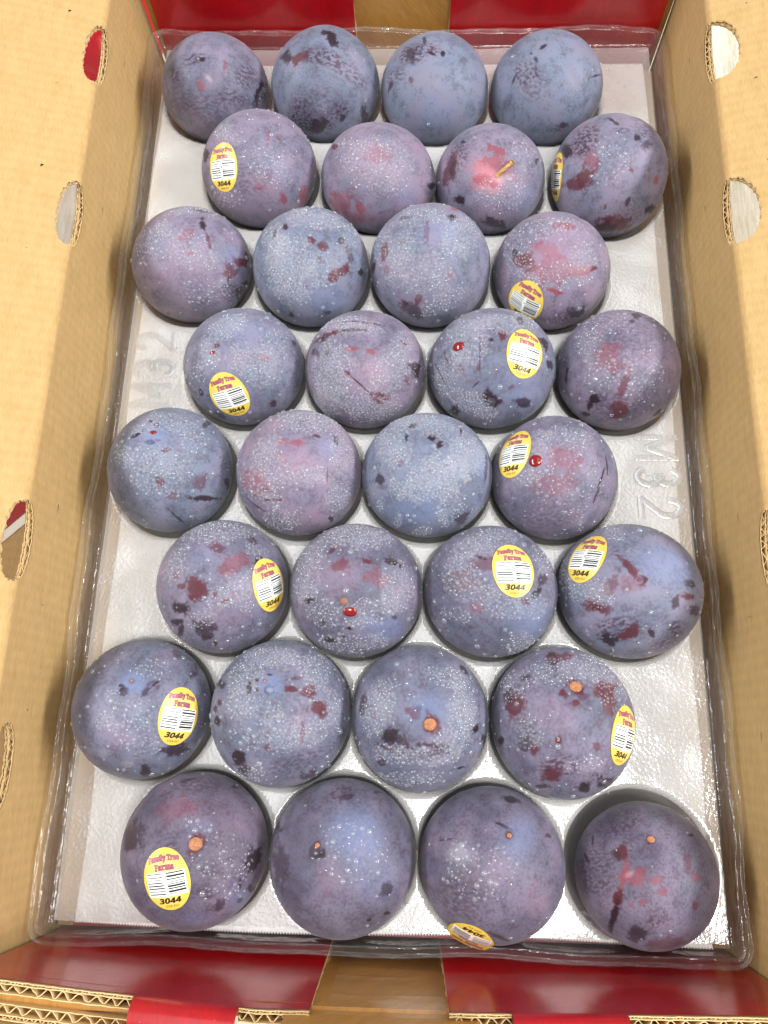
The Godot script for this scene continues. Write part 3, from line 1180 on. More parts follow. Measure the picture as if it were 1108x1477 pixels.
func stem(plum: Node, p: Dictionary, n: Vector3) -> void:
	var st := root_part("stem", plum)
	var base := surf(n, p) - n * 0.001
	var dir := Vector3(0.70, 0.50, -0.36).normalized()
	var rows := []; var uvs := []
	for r in 15:
		var t := r / 14.0
		var c := base + dir * 0.0105 * t + Vector3(0.0002, 0.0022, 0.0012) * sin(t * PI * 0.9)
		var rad := lerpf(0.00105, 0.00080, t) + 0.0008 * smoothstep(0.82, 0.96, t) + 0.0005 * smoothstep(0.12, 0.0, t)
		var x := dir.cross(Vector3.UP).normalized(); var y := x.cross(dir)
		var row := PackedVector3Array(); var uv := PackedVector2Array()
		for s in 13:
			var a := TAU * s / 12.0
			row.append(c + (x * cos(a) + y * sin(a)) * rad * (1.0 + 0.16 * sin(s * 1.57 + r * 1.3))); uv.append(Vector2(s / 12.0, t))
		rows.append(row); uvs.append(uv)
	put("stalk", sheet(rows, uvs, true, true), M.stem, st)
	var tip := SphereMesh.new()
	tip.radius = 0.0016
	tip.height = 0.0022
	tip.radial_segments = 12
	tip.rings = 6
	var o := put("stalk_end", tip, M.stem_end, st)
	o.position = base + dir * 0.0104
	o.basis = Basis(dir.cross(Vector3.UP).normalized(), dir, dir.cross(Vector3.UP).normalized().cross(dir))


func sticker(plum: Node, p: Dictionary, n: Vector3, up_hint: Vector3, k: int) -> void:
	var nrm := surf_normal(n, p)
	var up := (up_hint - nrm * up_hint.dot(nrm)).normalized()
	var right := up.cross(nrm).normalized()
	var c := surf(n, p)
	var w := 0.0205; var h := 0.0270
	var rows := []; var uvs := []
	for r in 11:
		var row := PackedVector3Array(); var uv := PackedVector2Array()
		for s in 49:
			var a := TAU * s / 48.0
			var q := Vector2(cos(a) * w, sin(a) * h) * 0.5 * (r / 10.0)
			var at := c + right * q.x + up * q.y
			var d: Vector3 = (at / p.rad).normalized()
			var s3 := surf(d, p) + surf_normal(d, p) * (0.00022 + 0.00007 * sin(q.x * 900.0 + q.y * 500.0 + k) * sin(q.y * 700.0 - q.x * 300.0))
			if k == 30: s3 = s3.lerp(at + nrm * 0.0003, smoothstep(0.001, 0.011, q.y))
			row.append(s3); uv.append(Vector2(0.5 + q.x / w, 0.5 - q.y / h))
		rows.append(row); uvs.append(uv)
	put("fruit_sticker", sheet(rows, uvs, false, true), M.sticker, plum)


func wet(plum: Node, p: Dictionary, spec: Dictionary, r: RandomNumberGenerator) -> void:
	var places: Array[Transform3D] = []
	var grid := {}
	var step := 0.0016
	var areas := []
	for q in spec.wet:
		areas.append([Vector2(q[1], q[2]) * MM, Vector2(q[3], q[4]) * MM, Vector2(q[5], q[6]) * MM, q[7] / 100.0])
	areas.append([Vector2.ZERO, Vector2(0.5, 0), Vector2(0, 0.5), 0.0006 + 0.009 * (k_wet(spec))])
	var stickers := []
	for e in spec.extra:
		if e[0] == "T": stickers.append(surf(e[1].normalized(), p))
	for q in areas:
		var A: Vector2 = q[1]; var B: Vector2 = q[2]
		var det := absf(A.cross(B))
		# area of the patch on the plum in square metres: the disc's unit is PI radii
		var span: float = det * PI * pow(PI * p.rad.x, 2.0)
		var tries := int(minf(span / (0.00105 * 0.00105) * q[3] * 2.3, 5200.0))
		for j in tries:
			var a := r.randf() * TAU; var l := sqrt(r.randf()) * 1.08
			var uv: Vector2 = q[0] + A * cos(a) * l + B * sin(a) * l
			if uv.length() > 0.70: continue
			var tx := int(uv.x * 300.0 + 256.0) & 511; var ty := int(uv.y * 300.0 + 256.0) & 511
			var gate := noise_mid[((ty + int(plum.position.z * 3000.0)) & 511) * TEX + ((tx + int(plum.position.x * 3000.0)) & 511)] / 255.0
			if l + (0.5 - gate) * 1.6 > 1.0: continue
			if gate < 0.26: continue
			var d := disc_dir(uv)
			var c := surf(d, p)
			var clear := true
			for s in stickers:
				if c.distance_to(s) < 0.0125: clear = false
			if not clear: continue
			var big := pow(r.randf(), 5.0)
			var rad: float = lerpf(0.00034, 0.00066, r.randf()) + 0.0010 * big * (1.0 - q[3] * 0.6)
			var key := Vector3i((c / step).floor())
			for dx in [-1, 0, 1]:
				for dy in [-1, 0, 1]:
					for dz in [-1, 0, 1]:
						var other = grid.get(key + Vector3i(dx, dy, dz))
						if other != null:
							for w in other:
								if c.distance_to(w[0]) < (rad + w[1]) * 0.98: clear = false
			if not clear: continue
			if not grid.has(key): grid[key] = []
			grid[key].append([c, rad])
			var n := surf_normal(d, p)
			var x := n.cross(Vector3(0.2, 0.1, 1.0)).normalized()
			places.append(Transform3D(Basis(x * rad, n * rad * r.randf_range(0.8, 1.05), x.cross(n) * rad * r.randf_range(0.85, 1.15)), c - n * 0.00003))
	if places.size() > 8: scatter("water_droplets", places, plum)


func k_wet(spec: Dictionary) -> float:
	return 1.0 if spec.wet.size() > 3 else 0.05



const LABELS := [
	"mauve plum in the far left corner, dark scuffs around a faint brown centre",
	"dark blue plum second from left in the far row, black scar near its top",
	"pale violet plum third in the far row, smoky scuffs along its upper left",
	"pale blue plum at the right end of the far row, almost free of marks",
	"large pinkish plum in the second row with a sticker on its far left side",
	"rosy plum without sticker, just left of the plum with a stem",
	"plum with a golden woody stem rising from a bare pink hollow",
	"maroon rubbed plum at the right end of the second row, sticker edge at its left",
	"pink violet plum at the left end of the third row, maroon blotch on its right",
	"dewy grey blue plum second in the third row with red streaks on its right half",
	"frosted lavender plum third in the third row with two deep maroon spots at its top",
	"reddest plum, with a bleeding crack and a half hidden sticker at its lower edge",
	"violet plum with a tilted sticker at lower left and tiny red bead above",
	"frosted mauve plum in the fourth row with a curved dark red crack",
	"blue plum with a sticker, an oval orange red juice bead and two black bruises",
	"mauve plum at the right end of the fourth row, dark bruises near its lower edge",
	"blue plum at the left end of the fifth row, red bead among black flecks",
	"dewy pink plum in the fifth row with a thin red slit at lower left",
	"bluest dewy plum in the fifth row, drops running down its lower half",
	"plum with an upright sticker overhanging its left edge beside a red juice bead",
	"plum with large maroon blotches on its left and a tilted sticker on its right edge",
	"dewy plum with a glossy red bead under a small brown nub near its middle",
	"dark blue plum with a sticker high on its right and dark maroon mark below",
	"large pale plum at the right of the sixth row, sticker upper left, reddish scratch",
	"smooth blue plum at the left of the seventh row with a sticker and black pit",
	"dewy plum in the seventh row with a maroon band curving down its right side",
	"plum with a round orange scar near its middle and a black smudge at left",
	"blotchy plum with an orange scar near its top and a sticker on its right edge",
	"dark purple plum in the near left corner with a sticker and a round tan scar",
	"smooth blue purple plum in the near row with a black pit and no sticker",
	"finely speckled plum in the near row with a peeling sticker under its near edge",
	"smaller freckled plum in the near right corner with a split red wound",
]

const LUMPS := {
	5: [[Vector3(0.979, 0.048, 0.198), 0.100, 0.030]],
	1: [[Vector3(0.138, 0.920, -0.367), 0.050, 0.080]],
	2: [[Vector3(-0.006, 0.941, -0.337), 0.030, 0.100]],
	24: [[Vector3(-0.400, 0.618, 0.677), 0.050, 0.050]],
	23: [[Vector3(0.713, 0.643, 0.279), 0.030, 0.200]],
	7: [[Vector3(0.560, 0.827, -0.041), 0.030, 0.200], [Vector3(0.577, 0.619, 0.533), -0.020, 0.020]],
	28: [[Vector3(-0.634, 0.647, -0.425), 0.020, 0.100]],
}

const PLUMS := [
	{"at": Vector2(-8.1, -3.4), "size": Vector2(31.4, 30.0), "tone": 45, "bloom": 72, "speck": 60,
		"marks": [["s", -46, 74, 95, -6, 8, 40, 80], ["d", -1, 76, 17, 0, 0, 13, 90], ["s", -182, 130, 64, -2, 33, 62, 60], ["r", -14, 225, 17, 30, -31, 13, 60], ["p", 47, 189, 76, -6, -2, 69, 60], ["r", 126, 98, 12, -2, -1, 50, 65], ["g", 35, 184, 24, 25, -14, 11, 50], ["s", 276, 102, 87, 14, -50, 96, 75], ["d", 414, 124, 77, -42, -24, 116, 80], ["s", 188, 266, 125, 8, -17, 51, 60], ["o", 286, 269, 103, -37, 10, 51, 35], ["s", -1, 330, 198, 30, -34, 83, 35], ["s", -158, 254, 104, 23, -48, 135, 25]],
		"wet": [["w", 432, 128, 37, -22, -18, 90, 55]],
		"extra": []},
	{"at": Vector2(57.4, -4.7), "size": Vector2(32.1, 30.9), "tone": 12, "bloom": 75, "speck": 60,
		"marks": [["d", 62, -19, 25, -27, 27, 55, 90], ["d", 22, -64, 21, -2, 2, 28, 80], ["m", -117, 80, 62, -14, 16, 34, 75], ["s", 7, 84, 141, 24, -8, 55, 80], ["d", -216, 23, 43, 44, -28, 39, 70], ["s", 185, 148, 142, 35, -27, 49, 50], ["s", -178, 430, 129, 87, -97, 60, 85], ["d", -36, 480, 104, 3, -18, 82, 65], ["s", 137, 373, 74, -54, 47, 42, 75], ["d", 407, 350, 75, -22, 51, 70, 75], ["d", 170, 417, 22, 3, -6, 26, 60], ["o", 18, 293, 39, 8, -5, 13, 40], ["s", -44, 344, 200, 10, -17, 118, 35], ["s", -164, 355, 56, 64, -97, 39, 60]],
		"wet": [],
		"extra": []},
	{"at": Vector2(122.1, -1.5), "size": Vector2(31.3, 30.2), "tone": 22, "bloom": 85, "speck": 30,
		"marks": [["s", -138, 7, 96, -12, 29, 85, 75], ["d", -151, 9, 32, 9, 10, 67, 60], ["s", -50, 2, 84, 33, -6, 45, 75], ["d", 37, 31, 14, -1, 0, 20, 90], ["d", -20, 35, 25, 12, -3, 10, 85], ["o", 163, 41, 28, -12, 1, 29, 50], ["s", -261, 91, 86, -5, 42, 68, 55], ["m", -149, 166, 14, 4, -1, 16, 50], ["d", -317, 137, 20, 16, -25, 27, 60], ["d", -66, -69, 12, 4, 1, 38, 60], ["u", 23, 367, 200, -4, 8, 113, 30]],
		"wet": [],
		"extra": []},
	{"at": Vector2(187.2, -1.2), "size": Vector2(32.1, 30.2), "tone": 15, "bloom": 85, "speck": 40,
		"marks": [["d", -63, -8, 23, -17, 6, 15, 80], ["d", -105, 64, 12, 3, 0, 19, 60], ["s", -161, 130, 74, 67, -47, 59, 65], ["d", -236, 132, 10, 8, -16, 27, 60], ["d", 288, 85, 58, -47, 5, 5, 70], ["o", 239, 284, 29, -2, -2, 49, 45], ["d", 118, 440, 52, -12, 18, 25, 55], ["s", -132, 197, 114, 25, -3, 103, 35], ["o", -325, 244, 34, 25, -61, 52, 30], ["s", 72, 466, 112, -5, 12, 31, 50], ["d", -127, 21, 9, 4, 0, 9, 60]],
		"wet": [],
		"extra": []},
	{"at": Vector2(22.5, 55.1), "size": Vector2(32.7, 31.8), "tone": 85, "bloom": 82, "speck": 35,
		"marks": [["u", 162, 196, 106, 30, -35, 69, 35], ["p", -18, 342, 200, 3, -21, 114, 40], ["r", 103, 37, 10, -3, 3, 54, 55], ["r", 151, 23, 8, -6, 7, 16, 60], ["r", 224, 349, 26, -16, 34, 41, 75], ["r", 414, 300, 74, -13, 2, 75, 85], ["r", 57, 304, 28, 8, -9, 19, 45], ["s", -34, 258, 158, 30, -35, 101, 35], ["d", -341, 18, 57, 50, -6, 65, 70], ["m", 111, 234, 26, 1, -6, 35, 25]],
		"wet": [["w", -169, -51, 56, -26, 43, 68, 80], ["w", -75, 42, 64, 23, -4, 32, 40], ["w", 110, 182, 127, 77, -69, 90, 30], ["w", -198, 354, 148, 22, -34, 52, 25]],
		"extra": [["T", Vector3(-0.489, 0.704, 0.515), Vector3(-0.036, 0.556, -0.831)]]},
	{"at": Vector2(90.3, 60.6), "size": Vector2(32.1, 29.4), "tone": 92, "bloom": 82, "speck": 30,
		"marks": [["p", -79, 108, 198, 29, -3, 154, 60], ["r", -296, 329, 103, 74, -130, 53, 65], ["r", -107, 381, 36, 15, -23, 35, 70], ["r", -214, 449, 199, 18, -47, 76, 35], ["m", -251, -52, 30, 36, -7, 26, 85], ["u", 231, 270, 121, -30, 26, 91, 40], ["d", 428, 119, 52, -29, -13, 47, 85], ["r", -139, 255, 21, 3, -2, 12, 50], ["r", 6, 75, 72, -1, 1, 66, 35], ["o", 404, 190, 61, -32, 21, 23, 50]],
		"wet": [["w", 19, 126, 189, 64, -55, 166, 50], ["w", -131, 28, 122, 39, 2, 91, 30]],
		"extra": []},
	{"at": Vector2(153.8, 60.4), "size": Vector2(30.6, 29.5), "tone": 70, "bloom": 78, "speck": 35,
		"marks": [["f", -24, 180, 156, 5, 3, 121, 90], ["f", -17, 204, 79, 2, 2, 60, 80], ["r", 0, 113, 72, 26, -16, 47, 60], ["r", 11, 40, 58, 23, -9, 30, 85], ["r", -63, 214, 78, 25, -10, 35, 80], ["r", -1, 247, 34, -14, 9, 16, 85], ["p", 84, 200, 182, -20, 14, 121, 50], ["d", -244, 303, 41, 25, -23, 22, 85], ["m", -291, 85, 47, 36, -57, 104, 65], ["d", -265, 112, 27, 16, -27, 74, 45], ["d", 38, 489, 125, 21, 3, 54, 60], ["s", -226, 25, 73, 67, -51, 109, 55], ["u", 248, 288, 151, -36, 56, 103, 40], ["d", -184, -61, 18, 12, 0, 19, 75], ["s", 62, -10, 76, 4, -5, 33, 40], ["d", 285, 20, 25, -17, 0, 28, 60], ["g", 57, 202, 62, -25, 17, 33, 40]],
		"wet": [["w", 68, 288, 179, -12, 18, 114, 25], ["w", 175, 64, 141, -51, 5, 113, 16]],
		"extra": [["S", Vector3(0.046, 0.826, 0.561)]]},
	{"at": Vector2(219.5, 60.2), "size": Vector2(31.1, 33.1), "tone": 60, "bloom": 80, "speck": 35,
		"marks": [["s", -195, -50, 60, 97, -72, 84, 75], ["d", -322, -53, 48, 30, 21, 87, 80], ["m", -207, 184, 55, 28, -25, 62, 85], ["r", -164, 102, 50, 14, -2, 59, 60], ["m", -284, 197, 94, 46, -13, 33, 70], ["s", -237, -11, 73, -2, 28, 79, 60], ["d", -40, -128, 23, 36, -7, 15, 70], ["s", -2, -40, 47, 6, -3, 19, 65], ["d", 75, 8, 20, -11, 7, 22, 80], ["d", 129, 38, 33, -9, -1, 31, 60], ["s", 146, -57, 53, 9, -58, 103, 60], ["r", 240, 193, 32, -7, 2, 23, 70], ["m", 18, 482, 162, -25, 45, 82, 75], ["d", -33, 502, 97, 0, 16, 54, 45], ["d", 329, 338, 46, -37, 112, 2, 80], ["d", 63, 322, 19, 4, -5, 30, 55], ["m", -78, 356, 12, 4, -6, 21, 65], ["s", 140, 411, 114, 18, 13, 86, 30], ["m", 46, 169, 18, -1, 1, 11, 45], ["d", -400, -199, 30, 77, -43, -9, 50]],
		"wet": [["w", -67, 109, 92, 62, -71, 110, 12]],
		"extra": [["T", Vector3(-0.990, 0.110, 0.083), Vector3(0.011, 0.632, -0.775)]]},
	{"at": Vector2(-10.3, 117.8), "size": Vector2(32.3, 30.9), "tone": 72, "bloom": 80, "speck": 35,
		"marks": [["d", 124, -69, 17, -13, 15, 49, 85], ["m", 158, 20, 9, -6, 16, 49, 60], ["r", 59, 1, 32, 26, -19, 35, 40], ["r", 17, 38, 20, -1, 1, 18, 50], ["r", 80, 116, 15, -7, 4, 11, 55], ["m", 382, 61, 69, -18, -15, 45, 85], ["m", 305, 158, 52, -3, -13, 57, 55], ["m", 306, 214, 29, -9, 4, 19, 70], ["d", 435, -18, 33, -39, 28, 34, 80], ["d", 482, 281, 113, -15, 19, 97, 65], ["d", 483, 172, 93, -46, 11, 14, 75], ["p", 8, 233, 200, -2, -14, 130, 55], ["g", 261, 233, 30, 8, -24, 53, 35], ["s", 356, 294, 91, -49, 63, 66, 55], ["d", 98, -199, 59, -16, 3, 29, 70], ["d", -157, 473, 21, 0, -18, 19, 60], ["u", 305, 42, 105, -58, 10, 87, 35]],
		"wet": [["w", -80, -31, 47, -25, 35, 60, 60], ["w", 59, 91, 161, 46, -28, 93, 45], ["w", -189, 52, 91, 30, 4, 110, 30], ["w", 158, 311, 167, -17, 0, 82, 14], ["w", 50, -192, 127, -44, 9, 47, 70]],
		"extra": []},
	{"at": Vector2(55.5, 119.2), "size": Vector2(31.5, 32.1), "tone": 18, "bloom": 80, "speck": 40,
		"marks": [["m", 41, 36, 21, 14, -9, 15, 80], ["m", 100, 65, 37, 11, -9, 23, 70], ["m", 200, 182, 67, -42, 20, 26, 80], ["m", 246, 133, 21, -2, -7, 39, 75], ["m", 162, 224, 36, -5, 2, 17, 70], ["d", -104, -52, 22, 6, 3, 26, 85], ["d", -167, -32, 16, 10, -6, 36, 80], ["m", 9, 270, 21, 0, 0, 7, 75], ["d", 198, 3, 22, 2, -8, 24, 60], ["d", 379, 119, 27, -19, 28, 18, 70], ["d", 261, 62, 21, -12, 24, 70, 35], ["o", -223, 194, 26, 6, -3, 12, 60], ["m", 98, 135, 30, 12, -11, 21, 25], ["u", 145, 341, 199, -15, 10, 98, 45], ["d", -129, 450, 25, 0, -9, 20, 70], ["o", -226, 384, 79, 81, -125, 58, 40], ["d", 165, 428, 29, -1, 2, 15, 50]],
		"wet": [["w", -94, 176, 161, -8, 23, 192, 100], ["w", -177, -14, 79, -13, 56, 98, 90], ["w", 67, -128, 180, 7, -3, 85, 80], ["w", 95, 209, 118, -50, 29, 62, 50], ["w", 273, -87, 76, -14, -57, 152, 70], ["w", 80, 132, 72, -8, 2, 56, 40]],
		"extra": []},
	{"at": Vector2(120.5, 118.6), "size": Vector2(32.5, 32.8), "tone": 45, "bloom": 82, "speck": 30,
		"marks": [["d", 109, -113, 30, -4, -6, 37, 85], ["r", 133, -232, 29, -23, -12, 60, 75], ["m", -272, 54, 32, 19, -18, 59, 90], ["d", -399, 83, 38, 25, -30, 26, 80], ["m", -25, -3, 16, 1, 1, 79, 35], ["m", -31, -61, 26, 15, -4, 14, 40], ["o", -94, -6, 20, 12, -8, 26, 35], ["m", -73, 343, 26, 1, -2, 32, 55], ["d", -121, 416, 80, 52, -39, 49, 50], ["m", -154, 367, 20, 1, -3, 15, 60], ["r", 98, 220, 16, -1, 2, 16, 45], ["d", -150, -133, 28, 0, 6, 20, 60], ["p", -41, 191, 145, 6, -1, 88, 35], ["u", 37, -18, 137, -12, 0, 109, 35], ["r", 44, 59, 6, 0, 0, 6, 60], ["m", -261, 155, 24, 7, -5, 29, 50]],
		"wet": [["w", -178, 117, 91, 43, -55, 135, 80], ["w", 159, -18, 92, 49, -89, 142, 90], ["w", -17, 225, 133, -20, 20, 99, 70], ["w", 86, 355, 154, -96, 38, 46, 50], ["w", -80, -122, 143, 2, 12, 84, 70], ["w", -287, -5, 81, 49, 7, 144, 60]],
		"extra": []},
	{"at": Vector2(186.0, 120.4), "size": Vector2(30.9, 31.1), "tone": 90, "bloom": 82, "speck": 25,
		"marks": [["m", -203, 98, 75, 55, -27, 41, 90], ["g", -253, 58, 15, 6, -1, 22, 60], ["d", -258, 30, 24, 7, 5, 34, 75], ["r", -41, 165, 143, -18, 17, 80, 55], ["r", 127, 162, 83, -25, 11, 29, 75], ["m", 195, 137, 27, -19, 12, 10, 80], ["r", -102, 195, 10, -1, 20, 70, 90], ["r", -42, 271, 78, 25, -4, 14, 95], ["r", -106, 18, 33, -10, 6, 16, 70], ["r", 25, -92, 63, 3, -5, 30, 70], ["r", -65, 69, 91, 65, -24, 40, 50], ["p", -18, 84, 200, 5, 1, 144, 75], ["d", 159, 408, 81, -33, 44, 42, 60], ["s", 118, 447, 184, -36, 42, 60, 60], ["r", -7, 284, 41, 0, 1, 12, 60]],
		"wet": [["w", -2, 200, 184, -30, 18, 68, 45], ["w", 120, 85, 97, -18, 4, 73, 45], ["w", -179, 160, 111, 60, -26, 53, 50], ["w", -24, -83, 190, 14, -6, 88, 30], ["w", -257, -16, 91, 68, -26, 129, 30]],
		"extra": [["T", Vector3(-0.527, 0.302, 0.794), Vector3(0.174, 0.948, -0.268)]]},
	{"at": Vector2(23.0, 179.0), "size": Vector2(31.2, 30.7), "tone": 30, "bloom": 75, "speck": 40,
		"marks": [["m", -83, 29, 31, -5, 5, 15, 85], ["r", 175, 83, 27, 13, -12, 23, 65], ["d", 251, 338, 24, -16, 17, 21, 70], ["d", -217, 271, 27, -4, 1, 29, 70], ["d", 356, -111, 28, -27, -2, 33, 55], ["p", 37, 100, 113, -6, 2, 69, 40], ["p", 205, 398, 200, 7, 17, 122, 25], ["u", 71, -69, 168, -28, 8, 90, 35], ["d", -138, 441, 47, 43, -35, 31, 45], ["o", -258, 184, 94, 16, -52, 124, 25]],
		"wet": [["w", -37, -103, 94, -60, 39, 80, 100], ["w", -121, 58, 51, -9, 35, 85, 90], ["w", 118, 128, 135, 60, -48, 97, 70], ["w", 232, -28, 77, -2, -34, 142, 35], ["w", -203, 142, 72, 12, -13, 72, 25]],
		"extra": [["T", Vector3(-0.073, 0.584, 0.808), Vector3(-0.324, 0.739, -0.591)], ["J", Vector3(-0.308, 0.932, 0.190), 1.60, 0.98]]},
	{"at": Vector2(87.1, 179.8), "size": Vector2(31.5, 31.2), "tone": 75, "bloom": 72, "speck": 40,
		"marks": [["r", -41, 34, 45, 6, -1, 17, 85], ["r", 43, 49, 38, 12, -5, 16, 80], ["m", -202, -85, 83, -4, 13, 27, 75], ["d", -82, -86, 95, 0, 3, 14, 65], ["d", -16, -147, 178, 28, 0, 8, 75], ["d", -232, -74, 20, 28, -37, 13, 60], ["m", -74, 156, 19, 11, -9, 13, 90], ["k", -6, 219, 75, 66, -3, 3, 95], ["m", 109, 277, 67, 8, -2, 23, 75], ["m", 84, 304, 51, 32, -6, 9, 80], ["d", 343, 79, 67, -33, 27, 47, 90], ["m", 270, 169, 34, -7, 7, 30, 55], ["m", 219, -49, 33, 15, -5, 8, 65], ["o", -121, 272, 19, 5, -34, 73, 50], ["p", 40, 145, 131, 40, -33, 96, 50], ["d", -278, 4, 38, 30, -15, 13, 70], ["d", -191, 40, 18, 4, 0, 15, 60], ["m", -270, -78, 55, -1, 15, 22, 60], ["o", -155, 431, 58, 80, -81, 74, 40]],
		"wet": [["w", -182, 145, 132, 20, -19, 176, 100], ["w", -88, -149, 192, 54, 10, 84, 90], ["w", 185, 117, 133, -70, 51, 91, 70], ["w", 60, 355, 200, -3, 5, 123, 75], ["w", -274, 324, 141, 43, -150, 122, 80], ["w", 234, -56, 66, 7, -58, 122, 60]],
		"extra": []},
	{"at": Vector2(152.4, 179.2), "size": Vector2(32.9, 31.2), "tone": 22, "bloom": 68, "speck": 35,
		"marks": [["d", -16, 303, 51, 36, -24, 41, 95], ["d", 175, 312, 60, -19, 27, 39, 95], ["m", 24, -28, 21, -11, 10, 36, 85], ["d", -25, -4, 13, 0, 0, 11, 75], ["d", -22, -60, 22, 1, 0, 7, 60], ["d", 128, -161, 20, -30, 11, 26, 85], ["d", 277, -59, 38, -34, 21, 35, 80], ["k", -79, 61, 3, 0, -1, 134, 85], ["k", -103, 220, 24, -21, 3, 3, 80], ["k", -263, 54, 22, 68, -5, 0, 85], ["k", -320, 128, 57, 118, -6, 0, 75], ["m", -177, 127, 18, 0, 3, 25, 40], ["d", -294, 392, 43, 26, -50, 43, 85], ["d", 314, 66, 30, -22, 30, 14, 70], ["m", 80, 232, 16, -7, 6, 11, 70], ["p", -78, -58, 68, 11, 0, 60, 40], ["u", 151, 246, 192, -16, 28, 116, 40], ["m", -89, 138, 9, 1, 0, 19, 50]],
		"wet": [["w", -161, -48, 91, -50, 74, 148, 90], ["w", -285, 151, 79, 42, -82, 111, 80], ["w", -8, -117, 126, 2, -3, 73, 80], ["w", -125, 335, 139, 73, -36, 70, 80], ["w", 185, -205, 77, 23, -84, 182, 60]],
		"extra": [["T", Vector3(0.436, 0.887, 0.150), Vector3(0.142, 0.096, -0.985)], ["J", Vector3(-0.554, 0.832, 0.019), 3.17, 2.67]]},
	{"at": Vector2(218.0, 179.0), "size": Vector2(31.0, 31.1), "tone": 72, "bloom": 70, "speck": 60,
		"marks": [["r", -121, 62, 82, -20, 25, 85, 55], ["r", -15, 135, 14, 5, -6, 20, 70], ["m", -47, 229, 29, 10, -20, 82, 55], ["m", -50, 361, 62, -14, 21, 64, 75], ["d", -201, 280, 39, -12, 9, 31, 90], ["d", -243, 337, 15, 7, -24, 41, 75], ["d", -290, 404, 43, 3, -13, 30, 85], ["d", 298, 370, 61, -37, 68, 19, 85], ["d", 55, -210, 31, 4, -14, 40, 60], ["d", 11, -141, 17, -1, -4, 20, 50], ["d", -384, 110, 13, 6, -21, 62, 70], ["o", -315, 292, 24, 2, -6, 24, 50], ["s", -89, 338, 200, 0, 11, 108, 45], ["s", -15, -12, 200, 3, -10, 147, 30], ["o", -304, 33, 74, 55, -77, 138, 20]],
		"wet": [["w", -226, -57, 68, -26, 43, 100, 60], ["w", -171, 135, 87, 13, -4, 123, 22], ["w", 22, 169, 149, -4, 13, 141, 12], ["w", -106, -154, 142, 50, -9, 84, 22]],
		"extra": []},
	{"at": Vector2(-9.7, 237.1), "size": Vector2(31.2, 31.9), "tone": 14, "bloom": 78, "speck": 40,
		"marks": [["d", -101, -85, 34, -18, 11, 14, 92], ["d", -69, -107, 14, -5, 7, 12, 75], ["d", -46, -164, 13, 1, 5, 15, 85], ["d", -3, -136, 19, 0, 5, 20, 80], ["d", -17, -36, 26, 0, 2, 15, 85], ["m", 16, -47, 21, -1, 2, 10, 60], ["m", 56, 4, 24, -6, 3, 12, 60], ["m", 46, 161, 26, -1, -1, 25, 60], ["d", 29, 139, 9, 0, 0, 11, 75], ["m", 243, 140, 40, -5, 7, 70, 35], ["o", 334, 141, 27, 2, -8, 54, 45], ["d", 317, 237, 150, 1, 3, 19, 75], ["d", 253, -252, 31, -63, 8, 30, 60], ["d", 477, 123, 40, -9, 26, 50, 60], ["d", 127, 378, 50, 69, -5, 7, 60], ["o", 93, 300, 53, 37, -23, 39, 35], ["m", 97, 232, 37, -1, -1, 31, 35], ["u", -11, -73, 83, 0, 15, 82, 70], ["o", -216, 207, 116, 4, -80, 171, 30]],
		"wet": [["w", 64, -172, 133, 12, 7, 74, 70], ["w", -174, 13, 69, 3, 29, 79, 70], ["w", 50, 59, 164, 35, -13, 67, 70], ["w", 17, 162, 132, 44, -27, 65, 45], ["w", 197, -78, 72, -24, 9, 86, 35], ["w", -72, -120, 68, -23, 27, 48, 50]],
		"extra": [["J", Vector3(-0.043, 0.959, -0.281), 1.75, 1.25]]},
	{"at": Vector2(55.7, 237.7), "size": Vector2(31.4, 31.8), "tone": 85, "bloom": 78, "speck": 35,
		"marks": [["r", 24, -49, 41, 6, -2, 25, 80], ["r", -46, -52, 38, -9, 6, 18, 60], ["r", -40, 33, 16, 3, -3, 23, 60], ["p", -22, 36, 149, 1, 5, 126, 65], ["m", -112, 234, 66, -3, -1, 8, 90], ["r", -212, 128, 123, 12, -12, 85, 45], ["u", 183, -48, 77, -20, 3, 81, 50], ["d", 223, -105, 11, -9, 11, 29, 65], ["d", 125, -97, 23, 5, -3, 12, 55], ["d", 250, 356, 28, 4, 9, 30, 70], ["k", -215, 274, 79, 49, -5, 4, 60], ["d", -89, 365, 11, 47, -5, 3, 50], ["m", -140, 182, 29, 1, -1, 10, 50], ["o", -299, 246, 85, -1, -47, 63, 30], ["k", 184, 90, 4, -1, 4, 47, 50]],
		"wet": [["w", -134, 17, 78, 35, -44, 120, 70], ["w", 101, -229, 195, -46, 0, 104, 90], ["w", 269, -62, 80, -46, 31, 152, 75], ["w", 94, 111, 104, -7, 2, 51, 60], ["w", -96, 159, 75, 20, -51, 134, 60], ["w", 283, 207, 86, 31, -41, 89, 70], ["w", -73, 364, 127, -8, -23, 93, 55], ["w", -252, 137, 84, 9, -24, 113, 30]],
		"extra": []},
	{"at": Vector2(119.8, 238.2), "size": Vector2(32.6, 31.3), "tone": 10, "bloom": 80, "speck": 35,
		"marks": [["d", -78, -178, 26, -2, 3, 20, 90], ["d", 17, -88, 20, 4, -3, 20, 88], ["d", 55, -53, 23, -12, 5, 17, 85], ["g", 28, -44, 15, -1, 0, 13, 50], ["d", -103, -95, 12, 2, 1, 27, 70], ["d", -251, 105, 30, 18, -22, 23, 65], ["o", -248, 150, 40, 4, -3, 18, 60], ["d", 168, -163, 6, -3, -8, 58, 75], ["m", -132, 38, 16, 5, -5, 25, 40], ["d", 80, 50, 11, -1, 0, 9, 50], ["u", -56, 285, 200, -5, -4, 113, 60], ["d", 339, -16, 23, -9, -7, 95, 60], ["k", -19, 126, 13, 23, -4, 2, 50], ["d", 219, 343, 51, -33, 38, 40, 55], ["u", 303, -17, 88, -33, -7, 120, 50]],
